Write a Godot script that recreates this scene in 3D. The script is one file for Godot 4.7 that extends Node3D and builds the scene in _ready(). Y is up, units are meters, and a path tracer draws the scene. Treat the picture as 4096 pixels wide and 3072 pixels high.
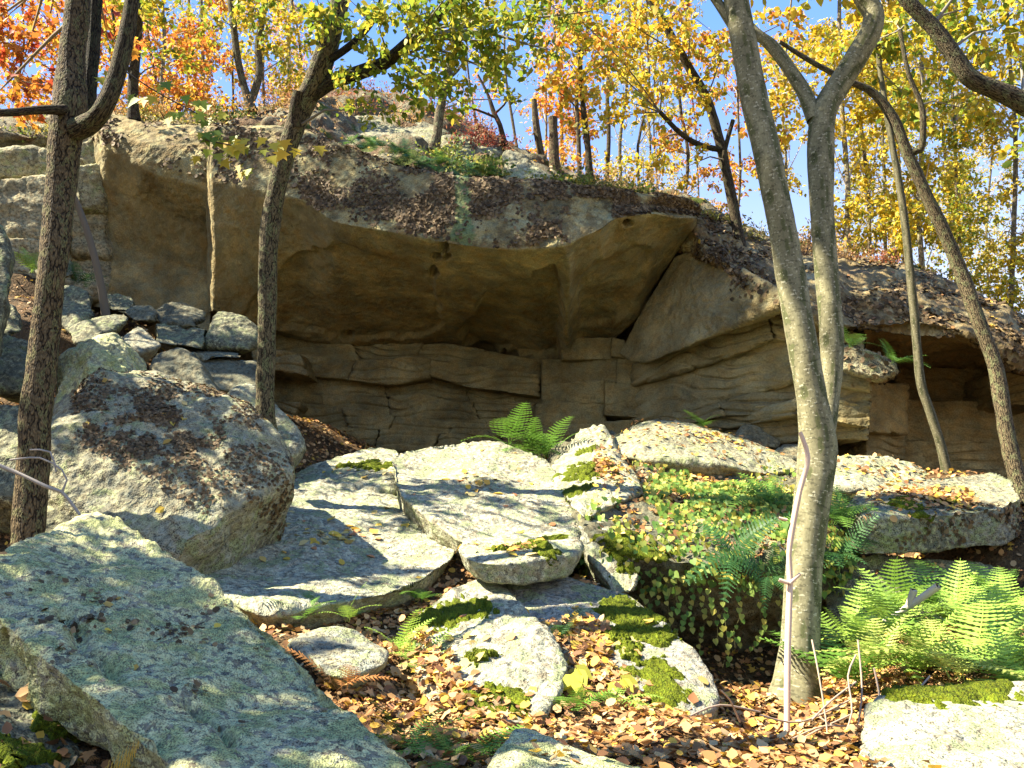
extends Node3D
# Rock shelter in an autumn wood. Pixel positions are in a 1024 x 768 frame; z is metres ahead of the camera.

const FOV := 52.0
const PITCH := 10.0
const EYE := Vector3(0, 1.6, 0)
const SUN := Vector3(-0.665, 0.74, 0.03)      # towards the sun
var focal := 384.0 / tan(deg_to_rad(FOV * 0.5))
var cp := cos(deg_to_rad(PITCH))
var sp := sin(deg_to_rad(PITCH))
var rng := RandomNumberGenerator.new()
var taken := {}
var M := {}
var lo := FastNoiseLite.new()
var mid := FastNoiseLite.new()
var fine := FastNoiseLite.new()
var chip := FastNoiseLite.new()
var patch := FastNoiseLite.new()
var spheres := {}
var ground_keys: Array = []
var leaf_kinds := {}
var rocks := {}          # name -> surface record for scattering

# ---------------------------------------------------------------- pixels to places
func P(px: float, py: float, z: float) -> Vector3:
	var v := (384.0 - py) / focal
	var s := z / (cp - v * sp)
	return EYE + Vector3((px - 512.0) / focal * s, (sp + v * cp) * s, -z)

func to_px(p: Vector3) -> Vector2:
	var d := p - EYE
	var dep := d.y * sp - d.z * cp
	return Vector2(512.0 + d.x / dep * focal, 384.0 - (d.y * cp + d.z * sp) / dep * focal)

# ---------------------------------------------------------------- naming
func numbered(called: String) -> String:
	if not taken.has(called):
		taken[called] = 0
		return called
	taken[called] += 1
	return "%s_%03d" % [called, taken[called]]

func tag(o: Node, label: String, category: String, group := "", kind := "") -> Node:
	if label != "": o.set_meta("label", label)
	if category != "": o.set_meta("category", category)
	if group != "": o.set_meta("group", group)
	if kind != "": o.set_meta("kind", kind)
	return o

func thing(called: String, label: String, category: String, at := Vector3.ZERO, group := "", kind := "") -> Node3D:
	var o := Node3D.new()
	o.name = numbered(called)
	add_child(o)
	o.position = at
	tag(o, label, category, group, kind)
	return o

func mesh_node(called: String, mesh: Mesh, mat: Material, parent: Node, at := Vector3.ZERO) -> MeshInstance3D:
	var o := MeshInstance3D.new()
	o.name = numbered(called) if parent == self else called
	o.mesh = mesh
	o.material_override = mat
	parent.add_child(o, true)
	o.position = at
	return o

# ---------------------------------------------------------------- mesh plumbing
func array_mesh(v: PackedVector3Array, n: PackedVector3Array, c: PackedColorArray, idx: PackedInt32Array, uv := PackedVector2Array()) -> ArrayMesh:
	var a := []
	a.resize(Mesh.ARRAY_MAX)
	a[Mesh.ARRAY_VERTEX] = v
	if n.size(): a[Mesh.ARRAY_NORMAL] = n
	if c.size(): a[Mesh.ARRAY_COLOR] = c
	if uv.size(): a[Mesh.ARRAY_TEX_UV] = uv
	a[Mesh.ARRAY_INDEX] = idx
	var m := ArrayMesh.new()
	m.add_surface_from_arrays(Mesh.PRIMITIVE_TRIANGLES, a)
	return m

func normals_of(v: PackedVector3Array, idx: PackedInt32Array) -> PackedVector3Array:
	var n := PackedVector3Array()
	n.resize(v.size())
	for k in range(0, idx.size(), 3):
		var a := idx[k]
		var b := idx[k + 1]
		var c := idx[k + 2]
		var f := (v[c] - v[a]).cross(v[b] - v[a])
		n[a] += f
		n[b] += f
		n[c] += f
	for k in n.size():
		n[k] = n[k].normalized()
	return n

func offset_all(v: PackedVector3Array, by: Vector3) -> PackedVector3Array:
	var w := v.duplicate()
	for k in w.size(): w[k] -= by
	return w

func cube_sphere(n: int) -> Array:
	if spheres.has(n): return spheres[n]
	var dirs := PackedVector3Array()
	var idx := PackedInt32Array()
	var at := {}
	var axes := [[Vector3.RIGHT, Vector3.UP, Vector3.BACK], [Vector3.LEFT, Vector3.UP, Vector3.FORWARD], [Vector3.UP, Vector3.BACK, Vector3.RIGHT], [Vector3.DOWN, Vector3.FORWARD, Vector3.RIGHT], [Vector3.BACK, Vector3.UP, Vector3.LEFT], [Vector3.FORWARD, Vector3.UP, Vector3.RIGHT]]
	for ax in axes:
		var row := []
		for j in n + 1:
			var line := PackedInt32Array()
			for i in n + 1:
				var a := tan((i * 2.0 / n - 1.0) * PI / 4)
				var b := tan((j * 2.0 / n - 1.0) * PI / 4)
				var p: Vector3 = (ax[0] + ax[1] * a + ax[2] * b).normalized()
				var key := Vector3i((p * 20000).round())
				if not at.has(key):
					at[key] = dirs.size()
					dirs.append(p)
				line.append(at[key])
			row.append(line)
		for j in n:
			for i in n:
				var q := [row[j][i], row[j][i + 1], row[j + 1][i + 1], row[j + 1][i]]
				var out: Vector3 = (dirs[q[2]] - dirs[q[0]]).cross(dirs[q[1]] - dirs[q[0]])
				if out.dot(dirs[q[0]]) > 0: idx.append_array([q[0], q[1], q[2], q[0], q[2], q[3]])
				else: idx.append_array([q[0], q[2], q[1], q[0], q[3], q[2]])
	spheres[n] = [dirs, idx]
	return spheres[n]

# planes of the convex hull of a few points: [normal, distance], the origin inside
func hull(pts: Array) -> Array:
	var planes := []
	var n := pts.size()
	for a in n:
		for b in range(a + 1, n):
			for c in range(b + 1, n):
				var nm: Vector3 = (pts[b] - pts[a]).cross(pts[c] - pts[a])
				if nm.length() < 1e-5: continue
				nm = nm.normalized()
				var d: float = nm.dot(pts[a])
				if d < 0:
					nm = -nm
					d = -d
				if d < 0.004: continue
				var ok := true
				for k in n:
					if nm.dot(pts[k]) > d + 1e-3:
						ok = false
						break
				if not ok: continue
				for q in planes:
					if q[0].dot(nm) > 0.985 and absf(q[1] - d) < 0.06:
						ok = false
						break
				if ok: planes.append([nm, d])
	return planes

# A weathered stone: the rounded convex hull of corner points, broken up by noise.
# opts: n (density), p (edge sharpness), rough, chips, base colour, mat, moss [[px,py,z,r]...], layered, stains
func stone(called: String, corners: Array, opts: Dictionary, parent: Node, at: Variant = null) -> MeshInstance3D:
	var pts := []
	var c := Vector3.ZERO
	var mn := Vector3.INF
	var mx := -Vector3.INF
	for k in corners:
		var w: Vector3 = k if k is Vector3 and opts.get("world", false) else P(k[0], k[1], k[2])
		pts.append(w)
		mn = mn.min(w)
		mx = mx.max(w)
	c = (mn + mx) * 0.5
	var avg := Vector3.ZERO
	for w in pts: avg += w / pts.size()
	c = c.lerp(avg, 1.0 if opts.get("world", false) else 0.6)
	var ext: Vector3 = (mx - mn) * 0.5
	var qs := []
	for w in pts: qs.append((w - c) / ext)
	var planes := hull(qs)
	var n: int = opts.get("n", 30)
	var sph := cube_sphere(n)
	var dirs: PackedVector3Array = sph[0]
	var idx: PackedInt32Array = sph[1]
	var pw: float = opts.get("p", 16.0)
	var rough: float = opts.get("rough", 0.03)
	var chips: float = opts.get("chips", 0.05)
	var warp: float = opts.get("warp", 0.018 if opts.get("world", false) else 0.05)
	var layered: float = opts.get("layered", 0.0)
	var base: Color = opts.get("color", Color(0.3, 0.3, 0.27))
	var seed_off := Vector3(hash(called + str(corners[0])) % 97, hash(str(corners)) % 89, 3)
	var nd := PackedVector3Array()
	for pl in planes: nd.append(pl[0] / pl[1])
	var np := nd.size()
	var ts := PackedFloat32Array()
	ts.resize(np)
	var cracks := []
	for ck in opts.get("cracks", []):
		var a := P(ck[0], ck[1], ck[2])
		var b := P(ck[3], ck[4], ck[5])
		var along := (b - a).normalized()
		cracks.append([a, along.cross((a + b) * 0.5 - c).normalized(), along, a.distance_to(b), ck[6], ck[7]])
	var grow := 0.0
	for q in qs:
		var d: Vector3 = q.normalized()
		var s := 0.0
		for h in np: s += pow(maxf(0.0, nd[h].dot(d)), pw)
		if s <= 0.0: continue
		grow += clampf(q.length() / pow(s, -1.0 / pw), 1.0, 1.3) / qs.size()
	grow = 1.0 + (grow - 1.0) * 0.85
	var v := PackedVector3Array()
	v.resize(dirs.size())
	for k in dirs.size():
		var e := dirs[k]
		var wp := (c + ext * e) * 1.3 + seed_off
		var d := (e + Vector3(mid.get_noise_3dv(wp), mid.get_noise_3dv(wp + Vector3(31, 0, 0)), mid.get_noise_3dv(wp + Vector3(0, 57, 0))) * warp).normalized()
		var s := 0.0
		var nn := Vector3.ZERO
		var most := 0.0
		for h in np:
			var t := nd[h].dot(d)
			ts[h] = t
			if t > most: most = t
		most = maxf(most, 1e-6)
		for h in np:
			if ts[h] > most * 0.72:
				var w := pow(ts[h] / most, pw)
				s += w
				nn += nd[h] * w
		var r := pow(maxf(s, 1.0), -1.0 / pw) / most * grow
		var p := c + ext * (e * r)
		nn = (nn / ext).normalized()
		var q := p + seed_off
		var off := lo.get_noise_3dv(q) * rough * 2.4 + mid.get_noise_3dv(q) * rough + fine.get_noise_3dv(q) * rough * 0.45
		off += (chip.get_noise_3dv(q) + 0.45) * chips + (chip.get_noise_3dv(q * 2.7) + 0.45) * chips * 0.35
		for ck in cracks:
			var cd: float = absf((p - ck[0]).dot(ck[1]) + 0.02 * mid.get_noise_3dv(p * 1.4))
			if cd < ck[4] * 3.0:
				var al: float = (p - ck[0]).dot(ck[2]) / ck[3]
				if al > 0.0 and al < 1.0: off -= ck[5] * exp(-pow(cd / ck[4], 2.0)) * smoothstep(0.0, 0.12, al) * smoothstep(1.0, 0.88, al)
		if layered > 0.0:
			var bed := p.y * 7.0 + lo.get_noise_3dv(q) * 2.0
			off -= layered * pow(absf(sin(bed * PI)), 12.0) * (0.5 + 0.5 * mid.get_noise_3dv(q * 0.3))
		v[k] = p + nn * off
	var nrm := normals_of(v, idx)
	var col := PackedColorArray()
	col.resize(v.size())
	var moss: Array = []
	for m in opts.get("moss", []): moss.append([P(m[0], m[1], m[2]), m[3]])
	var tone: float = opts.get("tone", 0.35)
	for k in v.size():
		var t := 1.0 + tone * patch.get_noise_3dv(v[k] * 0.6 + seed_off)
		col[k] = Color(base.r * t, base.g * t, base.b * t)
	var o_at: Vector3 = at if at != null else Vector3(c.x, mn.y, c.z)
	var o := mesh_node(called, array_mesh(offset_all(v, o_at), nrm, col, idx), opts.get("mat", M.slab), parent, o_at if parent == self else o_at - parent.position)
	if opts.has("keep"): rocks[opts.keep] = {"v": v, "n": nrm, "i": idx}
	if moss.size(): moss_on(o, v, nrm, idx, moss, o_at)
	return o

# cushions of moss raised on a stone
func moss_on(o: Node3D, v: PackedVector3Array, nrm: PackedVector3Array, idx: PackedInt32Array, moss: Array, o_at: Vector3) -> void:
	var depth := PackedFloat32Array()
	depth.resize(v.size())
	depth.fill(-1.0)
	for k in v.size():
		for m in moss:
			var dd: float = v[k].distance_to(m[0]) / m[1]
			if dd < 1.6 and nrm[k].y > -0.1:
				var e := 0.95 - dd - mid.get_noise_3dv(v[k] * 2.0) * 0.55 - fine.get_noise_3dv(v[k] * 1.5) * 0.65
				depth[k] = maxf(depth[k], e)
	var mv := PackedVector3Array()
	var mc := PackedColorArray()
	var mi := PackedInt32Array()
	var at := {}
	for k in range(0, idx.size(), 3):
		if depth[idx[k]] <= 0 and depth[idx[k + 1]] <= 0 and depth[idx[k + 2]] <= 0: continue
		for j in 3:
			var q := idx[k + j]
			if not at.has(q):
				at[q] = mv.size()
				var h := smoothstep(-0.1, 0.35, depth[q])
				mv.append(v[q] - o_at + nrm[q] * (-0.012 + h * (0.034 + 0.02 * fine.get_noise_3dv(v[q] * 2.5))))
				var g := 1.0 + 0.35 * mid.get_noise_3dv(v[q] * 3.0)
				mc.append(Color(0.2 * g, 0.26 * g, 0.02 * g))
			mi.append(at[q])
	if mi.size(): mesh_node("moss", array_mesh(mv, normals_of(mv, mi), mc, mi), M.moss, o).set_meta("kind", "stuff")

func boulder(called: String, label: String, corners: Array, opts: Dictionary, group := "") -> MeshInstance3D:
	var o := stone(called, corners, opts, self)
	tag(o, label, opts.get("category", "boulder"), group)
	return o

# corners of a flat topped slab: pixel outline laid on the plane through three anchors, then a tapering body below it
func plate(outline: Array, anchors: Array, thick: float, more: Array = [], into := Vector3.DOWN, taper := 0.12) -> Array:
	var a := P(anchors[0][0], anchors[0][1], anchors[0][2])
	var pl := Plane(a, P(anchors[1][0], anchors[1][1], anchors[1][2]), P(anchors[2][0], anchors[2][1], anchors[2][2]))
	var top := []
	var mean := Vector3.ZERO
	for q in outline:
		var hit: Variant = pl.intersects_ray(EYE, P(q[0], q[1], 1.0) - EYE)
		var w: Vector3 = hit if hit != null else P(q[0], q[1], 6.0)
		top.append(w)
		mean += w / outline.size()
	var all := top.duplicate()
	for k in range(0, top.size(), 2):
		var w: Vector3 = top[k].lerp(mean, taper)
		all.append(w + into * thick)
	for q in more: all.append(P(q[0], q[1], q[2]))
	return all

# a lofted sheet of rock or ground: cols are arrays of Vector3(px, py, z)
func cat(a: Vector3, b: Vector3, c: Vector3, d: Vector3, t: float) -> Vector3:
	return 0.5 * ((2.0 * b) + (c - a) * t + (2.0 * a - 5.0 * b + 4.0 * c - d) * t * t + (3.0 * b - a - 3.0 * c + d) * t * t * t)

func loft(called: String, cols: Array, nu: int, nv: int, opts: Dictionary, parent: Node) -> MeshInstance3D:
	var wc := []
	for c in cols:
		var w := PackedVector3Array()
		for k in c: w.append(P(k.x, k.y, k.z))
		wc.append(w)
	var ncol := wc.size()
	var nrow: int = wc[0].size()
	var v := PackedVector3Array()
	v.resize((nu + 1) * (nv + 1))
	var pxs := PackedVector2Array()
	pxs.resize(v.size())
	var crisp: float = opts.get("crisp", 0.5)
	for i in nu + 1:
		var fu := float(i) / nu * (ncol - 1)
		var a := mini(int(fu), ncol - 2)
		var tu := fu - a
		var line := PackedVector3Array()
		var pl := []
		for r in nrow:
			var w0: Vector3 = wc[maxi(a - 1, 0)][r]
			var w1: Vector3 = wc[a][r]
			var w2: Vector3 = wc[a + 1][r]
			var w3: Vector3 = wc[mini(a + 2, ncol - 1)][r]
			line.append(cat(w0, w1, w2, w3, tu).lerp(w1.lerp(w2, tu), 0.4))
			pl.append(cols[a][r].lerp(cols[a + 1][r], tu))
		for j in nv + 1:
			var fv := float(j) / nv * (nrow - 1)
			var b := mini(int(fv), nrow - 2)
			var tv := fv - b
			var k := i * (nv + 1) + j
			v[k] = cat(line[maxi(b - 1, 0)], line[b], line[b + 1], line[mini(b + 2, nrow - 1)], tv).lerp(line[b].lerp(line[b + 1], tv), crisp)
			var q: Vector3 = pl[b].lerp(pl[b + 1], tv)
			pxs[k] = Vector2(q.x, q.y)
	var idx := PackedInt32Array()
	for i in nu:
		for j in nv:
			var k := i * (nv + 1) + j
			var m := k + nv + 1
			if opts.get("flip", false): idx.append_array([k, m, m + 1, k, m + 1, k + 1])
			else: idx.append_array([k, m + 1, m, k, k + 1, m + 1])
	var nrm := normals_of(v, idx)
	var rough: float = opts.get("rough", 0.05)
	var chips: float = opts.get("chips", 0.1)
	var carve: Callable = opts.get("carve", no_call)
	for k in v.size():
		var q := v[k]
		var off := lo.get_noise_3dv(q) * rough * 2.4 + mid.get_noise_3dv(q) * rough + fine.get_noise_3dv(q) * rough * 0.4 + (chip.get_noise_3dv(q) + 0.45) * chips + (chip.get_noise_3dv(q * 2.7) + 0.45) * chips * 0.3
		if carve.is_valid(): off += carve.call(pxs[k], q)
		v[k] = q + nrm[k] * off
	nrm = normals_of(v, idx)
	var col := PackedColorArray()
	col.resize(v.size())
	var base: Color = opts.get("color", Color(0.3, 0.27, 0.2))
	var paint: Callable = opts.get("paint", no_call)
	for k in v.size():
		var t := 1.0 + 0.2 * patch.get_noise_3dv(v[k] * 0.5)
		var cc := Color(base.r * t, base.g * t, base.b * t)
		if paint.is_valid(): cc = paint.call(pxs[k], v[k], nrm[k], cc)
		col[k] = cc
	var mn := Vector3.INF
	var mx := -Vector3.INF
	for p in v:
		mn = mn.min(p)
		mx = mx.max(p)
	var o_at := Vector3((mn.x + mx.x) * 0.5, mn.y, (mn.z + mx.z) * 0.5)
	var o := mesh_node(called, array_mesh(offset_all(v, o_at), nrm, col, idx), opts.get("mat", M.cliff), parent, o_at if parent == self else o_at - parent.position)
	if opts.has("keep"): rocks[opts.keep] = {"v": v, "n": nrm, "i": idx}
	return o

# ---------------------------------------------------------------- textures
func noise_bytes(size: int, freq: float, kind: int, sd: int, oct := 4, ridged := false) -> PackedByteArray:
	var n := FastNoiseLite.new()
	n.seed = sd
	n.frequency = freq
	n.noise_type = kind
	n.fractal_type = FastNoiseLite.FRACTAL_RIDGED if ridged else FastNoiseLite.FRACTAL_FBM
	n.fractal_octaves = oct
	var im := n.get_seamless_image(size, size)
	im.convert(Image.FORMAT_L8)
	return im.get_data()

func tex(size: int, make: Callable, alpha := false) -> ImageTexture:
	var w := 4 if alpha else 3
	var d := PackedByteArray()
	d.resize(size * size * w)
	for k in size * size:
		var c: Color = make.call(k)
		d[k * w] = int(clampf(c.r, 0, 1) * 255)
		d[k * w + 1] = int(clampf(c.g, 0, 1) * 255)
		d[k * w + 2] = int(clampf(c.b, 0, 1) * 255)
		if alpha: d[k * w + 3] = int(clampf(c.a, 0, 1) * 255)
	return ImageTexture.create_from_image(Image.create_from_data(size, size, false, Image.FORMAT_RGBA8 if alpha else Image.FORMAT_RGB8, d))

func rock_mat(called: String, grain: Texture2D, scale: float, lichen: Texture2D, lscale: float, bump: float, rough := 0.92) -> StandardMaterial3D:
	var m := StandardMaterial3D.new()
	m.resource_name = called
	m.vertex_color_use_as_albedo = true
	m.albedo_texture = grain
	m.roughness = rough
	m.metallic_specular = 0.3
	m.uv1_triplanar = true
	m.uv1_world_triplanar = true
	m.uv1_scale = Vector3.ONE * scale
	m.uv1_triplanar_sharpness = 4.0
	if bump > 0:
		m.heightmap_enabled = true
		m.heightmap_texture = M.relief
		m.heightmap_scale = bump
	if lichen:
		m.detail_enabled = true
		m.detail_albedo = lichen
		m.detail_uv_layer = BaseMaterial3D.DETAIL_UV_2
		m.detail_blend_mode = BaseMaterial3D.BLEND_MODE_MIX
		m.uv2_triplanar = true
		m.uv2_world_triplanar = true
		m.uv2_scale = Vector3.ONE * lscale
		m.uv2_triplanar_sharpness = 4.0
	return m

func plain(called: String, c: Color, rough := 0.9, vc := false, back := 0.0) -> StandardMaterial3D:
	var m := StandardMaterial3D.new()
	m.resource_name = called
	m.albedo_color = c.linear_to_srgb()
	m.roughness = rough
	m.metallic_specular = 0.35
	m.vertex_color_use_as_albedo = vc
	m.cull_mode = BaseMaterial3D.CULL_DISABLED
	if back > 0:
		m.backlight_enabled = true
		m.backlight = Color(back, back, back).linear_to_srgb()
	return m

func ss(a: float, b: float, x: float) -> float:
	return smoothstep(a, b, x)

func make_materials() -> void:
	var S := 640
	var a := noise_bytes(S, 0.0064, FastNoiseLite.TYPE_SIMPLEX_SMOOTH, 1, 5)
	var b := noise_bytes(S, 0.032, FastNoiseLite.TYPE_SIMPLEX, 2, 4)
	var f := noise_bytes(S, 0.14, FastNoiseLite.TYPE_SIMPLEX, 3, 3)
	var g := noise_bytes(S, 0.019, FastNoiseLite.TYPE_SIMPLEX, 4, 5)
	# crystalline speckle: quartz grains and dark pits, multiplied by the colour of each stone
	var grain := tex(S, func(k):
		var x := 0.8 + (b[k] - 128) / 255.0 * 0.32 + (f[k] - 128) / 255.0 * 0.22 + (a[k] - 128) / 255.0 * 0.3
		if f[k] + (b[k] - 128) * 0.4 < 62: x *= 0.5
		var w := (g[k] - 128) / 255.0 * 0.1
		return Color(x + w, x * 0.99, x * 0.9 - w * 0.8))
	var relief := tex(S, func(k):
		var x := 0.5 + (b[k] - 128) / 255.0 * 0.7 + (f[k] - 128) / 255.0 * 0.3 + (g[k] - 128) / 255.0 * 0.5
		return Color(x, x, x))
	M.relief = relief
	# smooth sheltered rock: broad ochre and umber stains with fine grain
	var stain := tex(S, func(k):
		var x := 0.8 + (a[k] - 128) / 255.0 * 0.3 + (b[k] - 128) / 255.0 * 0.12 + (f[k] - 128) / 255.0 * 0.22
		var w := (g[k] - 128) / 255.0 * 0.1
		return Color(x + w, x * 0.97, x * 0.85 - w * 1.1))
	var make_lichen := func(cover: float, pale: Color, green: Color, dark: float) -> ImageTexture:
		var dot := func(k: int) -> Color:
			var edge := (g[k] - 128) / 255.0 + (a[k] - 128) / 255.0 * 0.7 + (f[k] - 128) / 255.0 * 0.16 + (b[k] - 128) / 255.0 * 0.4
			var on := ss(-0.015, 0.02, edge + cover)
			var t := 0.92 + (f[k] - 128) / 255.0 * 0.3 + (b[k] - 128) / 255.0 * 0.35
			var c: Color = pale.lerp(green, ss(110, 150, a[k])) * t
			if f[k] + (g[k] - 128) * 0.35 + (b[k] - 128) * 0.25 < 92 and dark > 0: c = c.lerp(Color(0.16, 0.15, 0.12), dark)
			c.a = on * 0.82
			return c
		return tex(S, dot, true)
	M.lichen_tex = make_lichen.call(0.24, Color(0.78, 0.78, 0.57), Color(0.67, 0.7, 0.46), 0.5)
	M.pale_tex = make_lichen.call(0.04, Color(0.72, 0.72, 0.6), Color(0.58, 0.62, 0.45), 0.6)
	M.patch_tex = make_lichen.call(-0.07, Color(0.62, 0.62, 0.48), Color(0.53, 0.57, 0.4), 0.6)
	M.lichen = rock_mat("lichen_covered_rock", grain, 1.0, M.lichen_tex, 1.1, 1.3)
	M.slab = rock_mat("pale_lichen_rock", grain, 0.8, M.pale_tex, 0.85, 1.3)
	M.patchy = rock_mat("patchy_lichen_rock", grain, 0.8, M.patch_tex, 0.8, 1.3)
	M.greyish = rock_mat("grey_slab_rock", grain, 0.9, M.patch_tex, 0.5, 1.3)
	M.bare = rock_mat("bare_rock", grain, 0.7, null, 1.0, 1.0)
	M.cliff = rock_mat("sheltered_rock", stain, 0.33, null, 1.0, 2.5)
	M.lip = rock_mat("weathered_lip_rock", grain, 0.5, M.patch_tex, 0.5, 1.5)
	M.moss = rock_mat("moss_cushion", grain, 3.0, null, 1.0, 2.0, 1.0)
	# bark, sampled round a cylinder so that it closes; the height is mirrored so that it repeats
	var nb := FastNoiseLite.new()
	nb.seed = 31
	nb.frequency = 1.0
	nb.fractal_octaves = 3
	var around := func(k: int, ring: float, tall: float, sh: float) -> float:
		var an := TAU * (k % 400) / 400.0
		var h := absf(2.0 * (k / 400) / 400.0 - 1.0)
		return nb.get_noise_3d(cos(an) * ring + sh, sin(an) * ring, h * tall)
	var bark := tex(400, func(k):
		var warp: float = around.call(k, 0.7, 3.0, 40.0) * 0.25
		var r: float = absf(around.call(k, 2.6 + warp, 5.5, 0.0))
		var fi: float = around.call(k, 9.0, 26.0, 9.0)
		var x := 0.34 + ss(0.02, 0.22, r) * 0.42 + fi * 0.32
		var c := Color(x, x * 0.94, x * 0.82)
		if around.call(k, 1.2, 4.5, 70.0) + fi * 0.35 > 0.24: c = Color(0.86, 0.9, 0.74) * (0.85 + fi * 0.5)
		return c)
	var smooth := tex(400, func(k):
		var m: float = around.call(k, 0.9, 2.6, 11.0)
		var fi: float = around.call(k, 6.0, 22.0, 3.0)
		var ln: float = around.call(k, 1.6, 34.0, 23.0)
		var x := 0.7 + m * 0.22 + fi * 0.1
		if ln < -0.3: x *= 0.8
		var c := Color(x, x * 0.99, x * 0.84)
		if m < -0.22: c = Color(x * 0.86, x * 0.9, x * 0.68)
		if around.call(k, 1.7, 26.0, 55.0) + fi * 0.35 > 0.43: c = Color(0.96, 0.96, 0.88)
		return c)
	M.bark = bark_mat("furrowed_bark", bark, 1.4)
	M.beech = bark_mat("smooth_grey_bark", smooth, 0.25)
	M.leaf = plain("autumn_leaf", Color.WHITE, 0.55, true, 0.85)
	M.litter = plain("fallen_leaf", Color.WHITE, 0.7, true, 0.3)
	M.fern = plain("fern_frond", Color.WHITE, 0.5, true, 0.6)
	M.flake = plain("rock_tripe_flake", Color.WHITE, 0.75, true, 0.1)
	M.twig = plain("twig_bark", Color(0.12, 0.1, 0.075), 0.9, true)
	M.wood = plain("branch_bark", Color.WHITE, 0.9, true)
	M.soil = rock_mat("leafy_soil", grain, 1.3, null, 1.0, 2.0)

func bark_mat(called: String, t: Texture2D, bump: float) -> StandardMaterial3D:
	var m := StandardMaterial3D.new()
	m.resource_name = called
	m.albedo_texture = t
	m.vertex_color_use_as_albedo = true
	m.roughness = 0.9
	m.metallic_specular = 0.3
	m.heightmap_enabled = true
	m.heightmap_texture = t
	m.heightmap_scale = bump
	return m

# ---------------------------------------------------------------- ground
func ground_y(x: float, z: float) -> float:
	var s := 0.0
	var y := 0.0
	for g in ground_keys:
		var dx: float = x - g.x
		var dz: float = z - g.z
		var d2: float = dx * dx + dz * dz + 0.02
		var w := 1.0 / (d2 * sqrt(d2))
		s += w
		y += w * g.y
	return y / s + mid.get_noise_2d(x * 0.7, z * 0.7) * 0.05

# ---------------------------------------------------------------- tubes: trunks, branches, stems
class Tubes:
	var v := PackedVector3Array()
	var n := PackedVector3Array()
	var c := PackedColorArray()
	var uv := PackedVector2Array()
	var i := PackedInt32Array()

func tube(T: Tubes, path: Array, radii: Array, sides: int, step: float, wob: float, color: Color, flare := 0.0) -> void:
	# a smooth tapered tube through the points
	var pts := PackedVector3Array()
	var rad := PackedFloat32Array()
	for k in path.size() - 1:
		var a: Vector3 = path[maxi(k - 1, 0)]
		var b: Vector3 = path[k]
		var c: Vector3 = path[k + 1]
		var d: Vector3 = path[mini(k + 2, path.size() - 1)]
		var m := maxi(1, int(b.distance_to(c) / step))
		for j in m:
			var t := float(j) / m
			pts.append(cat(a, b, c, d, t))
			rad.append(lerpf(radii[k], radii[k + 1], t))
	pts.append(path[-1])
	rad.append(radii[-1])
	var first := T.v.size()
	var side := Vector3.RIGHT
	var along := 0.0
	for k in pts.size():
		var dir := (pts[mini(k + 1, pts.size() - 1)] - pts[maxi(k - 1, 0)]).normalized()
		if absf(dir.dot(side)) > 0.95: side = Vector3.BACK
		var up := dir.cross(side).normalized()
		side = up.cross(dir).normalized()
		if k > 0: along += pts[k].distance_to(pts[k - 1])
		for s in sides + 1:
			var an := TAU * s / sides
			var out := side * cos(an) + up * sin(an)
			var r := rad[k]
			if wob > 0:
				var ring := pts[k] + out * 0.12
				r *= 1.0 + wob * lo.get_noise_3dv(ring * 2.2) + wob * 0.6 * mid.get_noise_3dv(ring * 2.0)
			if flare > 0 and along < 0.45:
				var fl := pow(1.0 - along / 0.45, 2.2)
				r *= 1.0 + fl * flare * (0.55 + 0.45 * cos(an * 4.0 + 1.0))
			T.v.append(pts[k] + out * r)
			T.n.append(out)
			T.uv.append(Vector2(float(s) / sides, along / 1.3))
			T.c.append(color)
	for k in pts.size() - 1:
		for s in sides:
			var a := first + k * (sides + 1) + s
			var b := a + sides + 1
			T.i.append_array([a, b, b + 1, a, b + 1, a + 1])
	# cap the end
	var tip := T.v.size()
	T.v.append(pts[-1])
	T.n.append((pts[-1] - pts[maxi(pts.size() - 2, 0)]).normalized())
	T.uv.append(Vector2.ZERO)
	T.c.append(color)
	var last := first + (pts.size() - 1) * (sides + 1)
	for s in sides: T.i.append_array([last + s, tip, last + s + 1])

func tubes_node(called: String, T: Tubes, mat: Material, parent: Node) -> MeshInstance3D:
	var base: Vector3 = parent.position if parent != self else Vector3.ZERO
	# wind faces to agree with the outward normals
	for k in range(0, T.i.size(), 3):
		var f := (T.v[T.i[k + 2]] - T.v[T.i[k]]).cross(T.v[T.i[k + 1]] - T.v[T.i[k]])
		if f.dot(T.n[T.i[k]]) < 0:
			var s := T.i[k + 1]
			T.i[k + 1] = T.i[k + 2]
			T.i[k + 2] = s
	return mesh_node(called, array_mesh(offset_all(T.v, base), T.n, T.c, T.i, T.uv), mat, parent)

# ---------------------------------------------------------------- leaves
class Leaves:
	var v := PackedVector3Array()
	var n := PackedVector3Array()
	var c := PackedColorArray()
	var i := PackedInt32Array()

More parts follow.
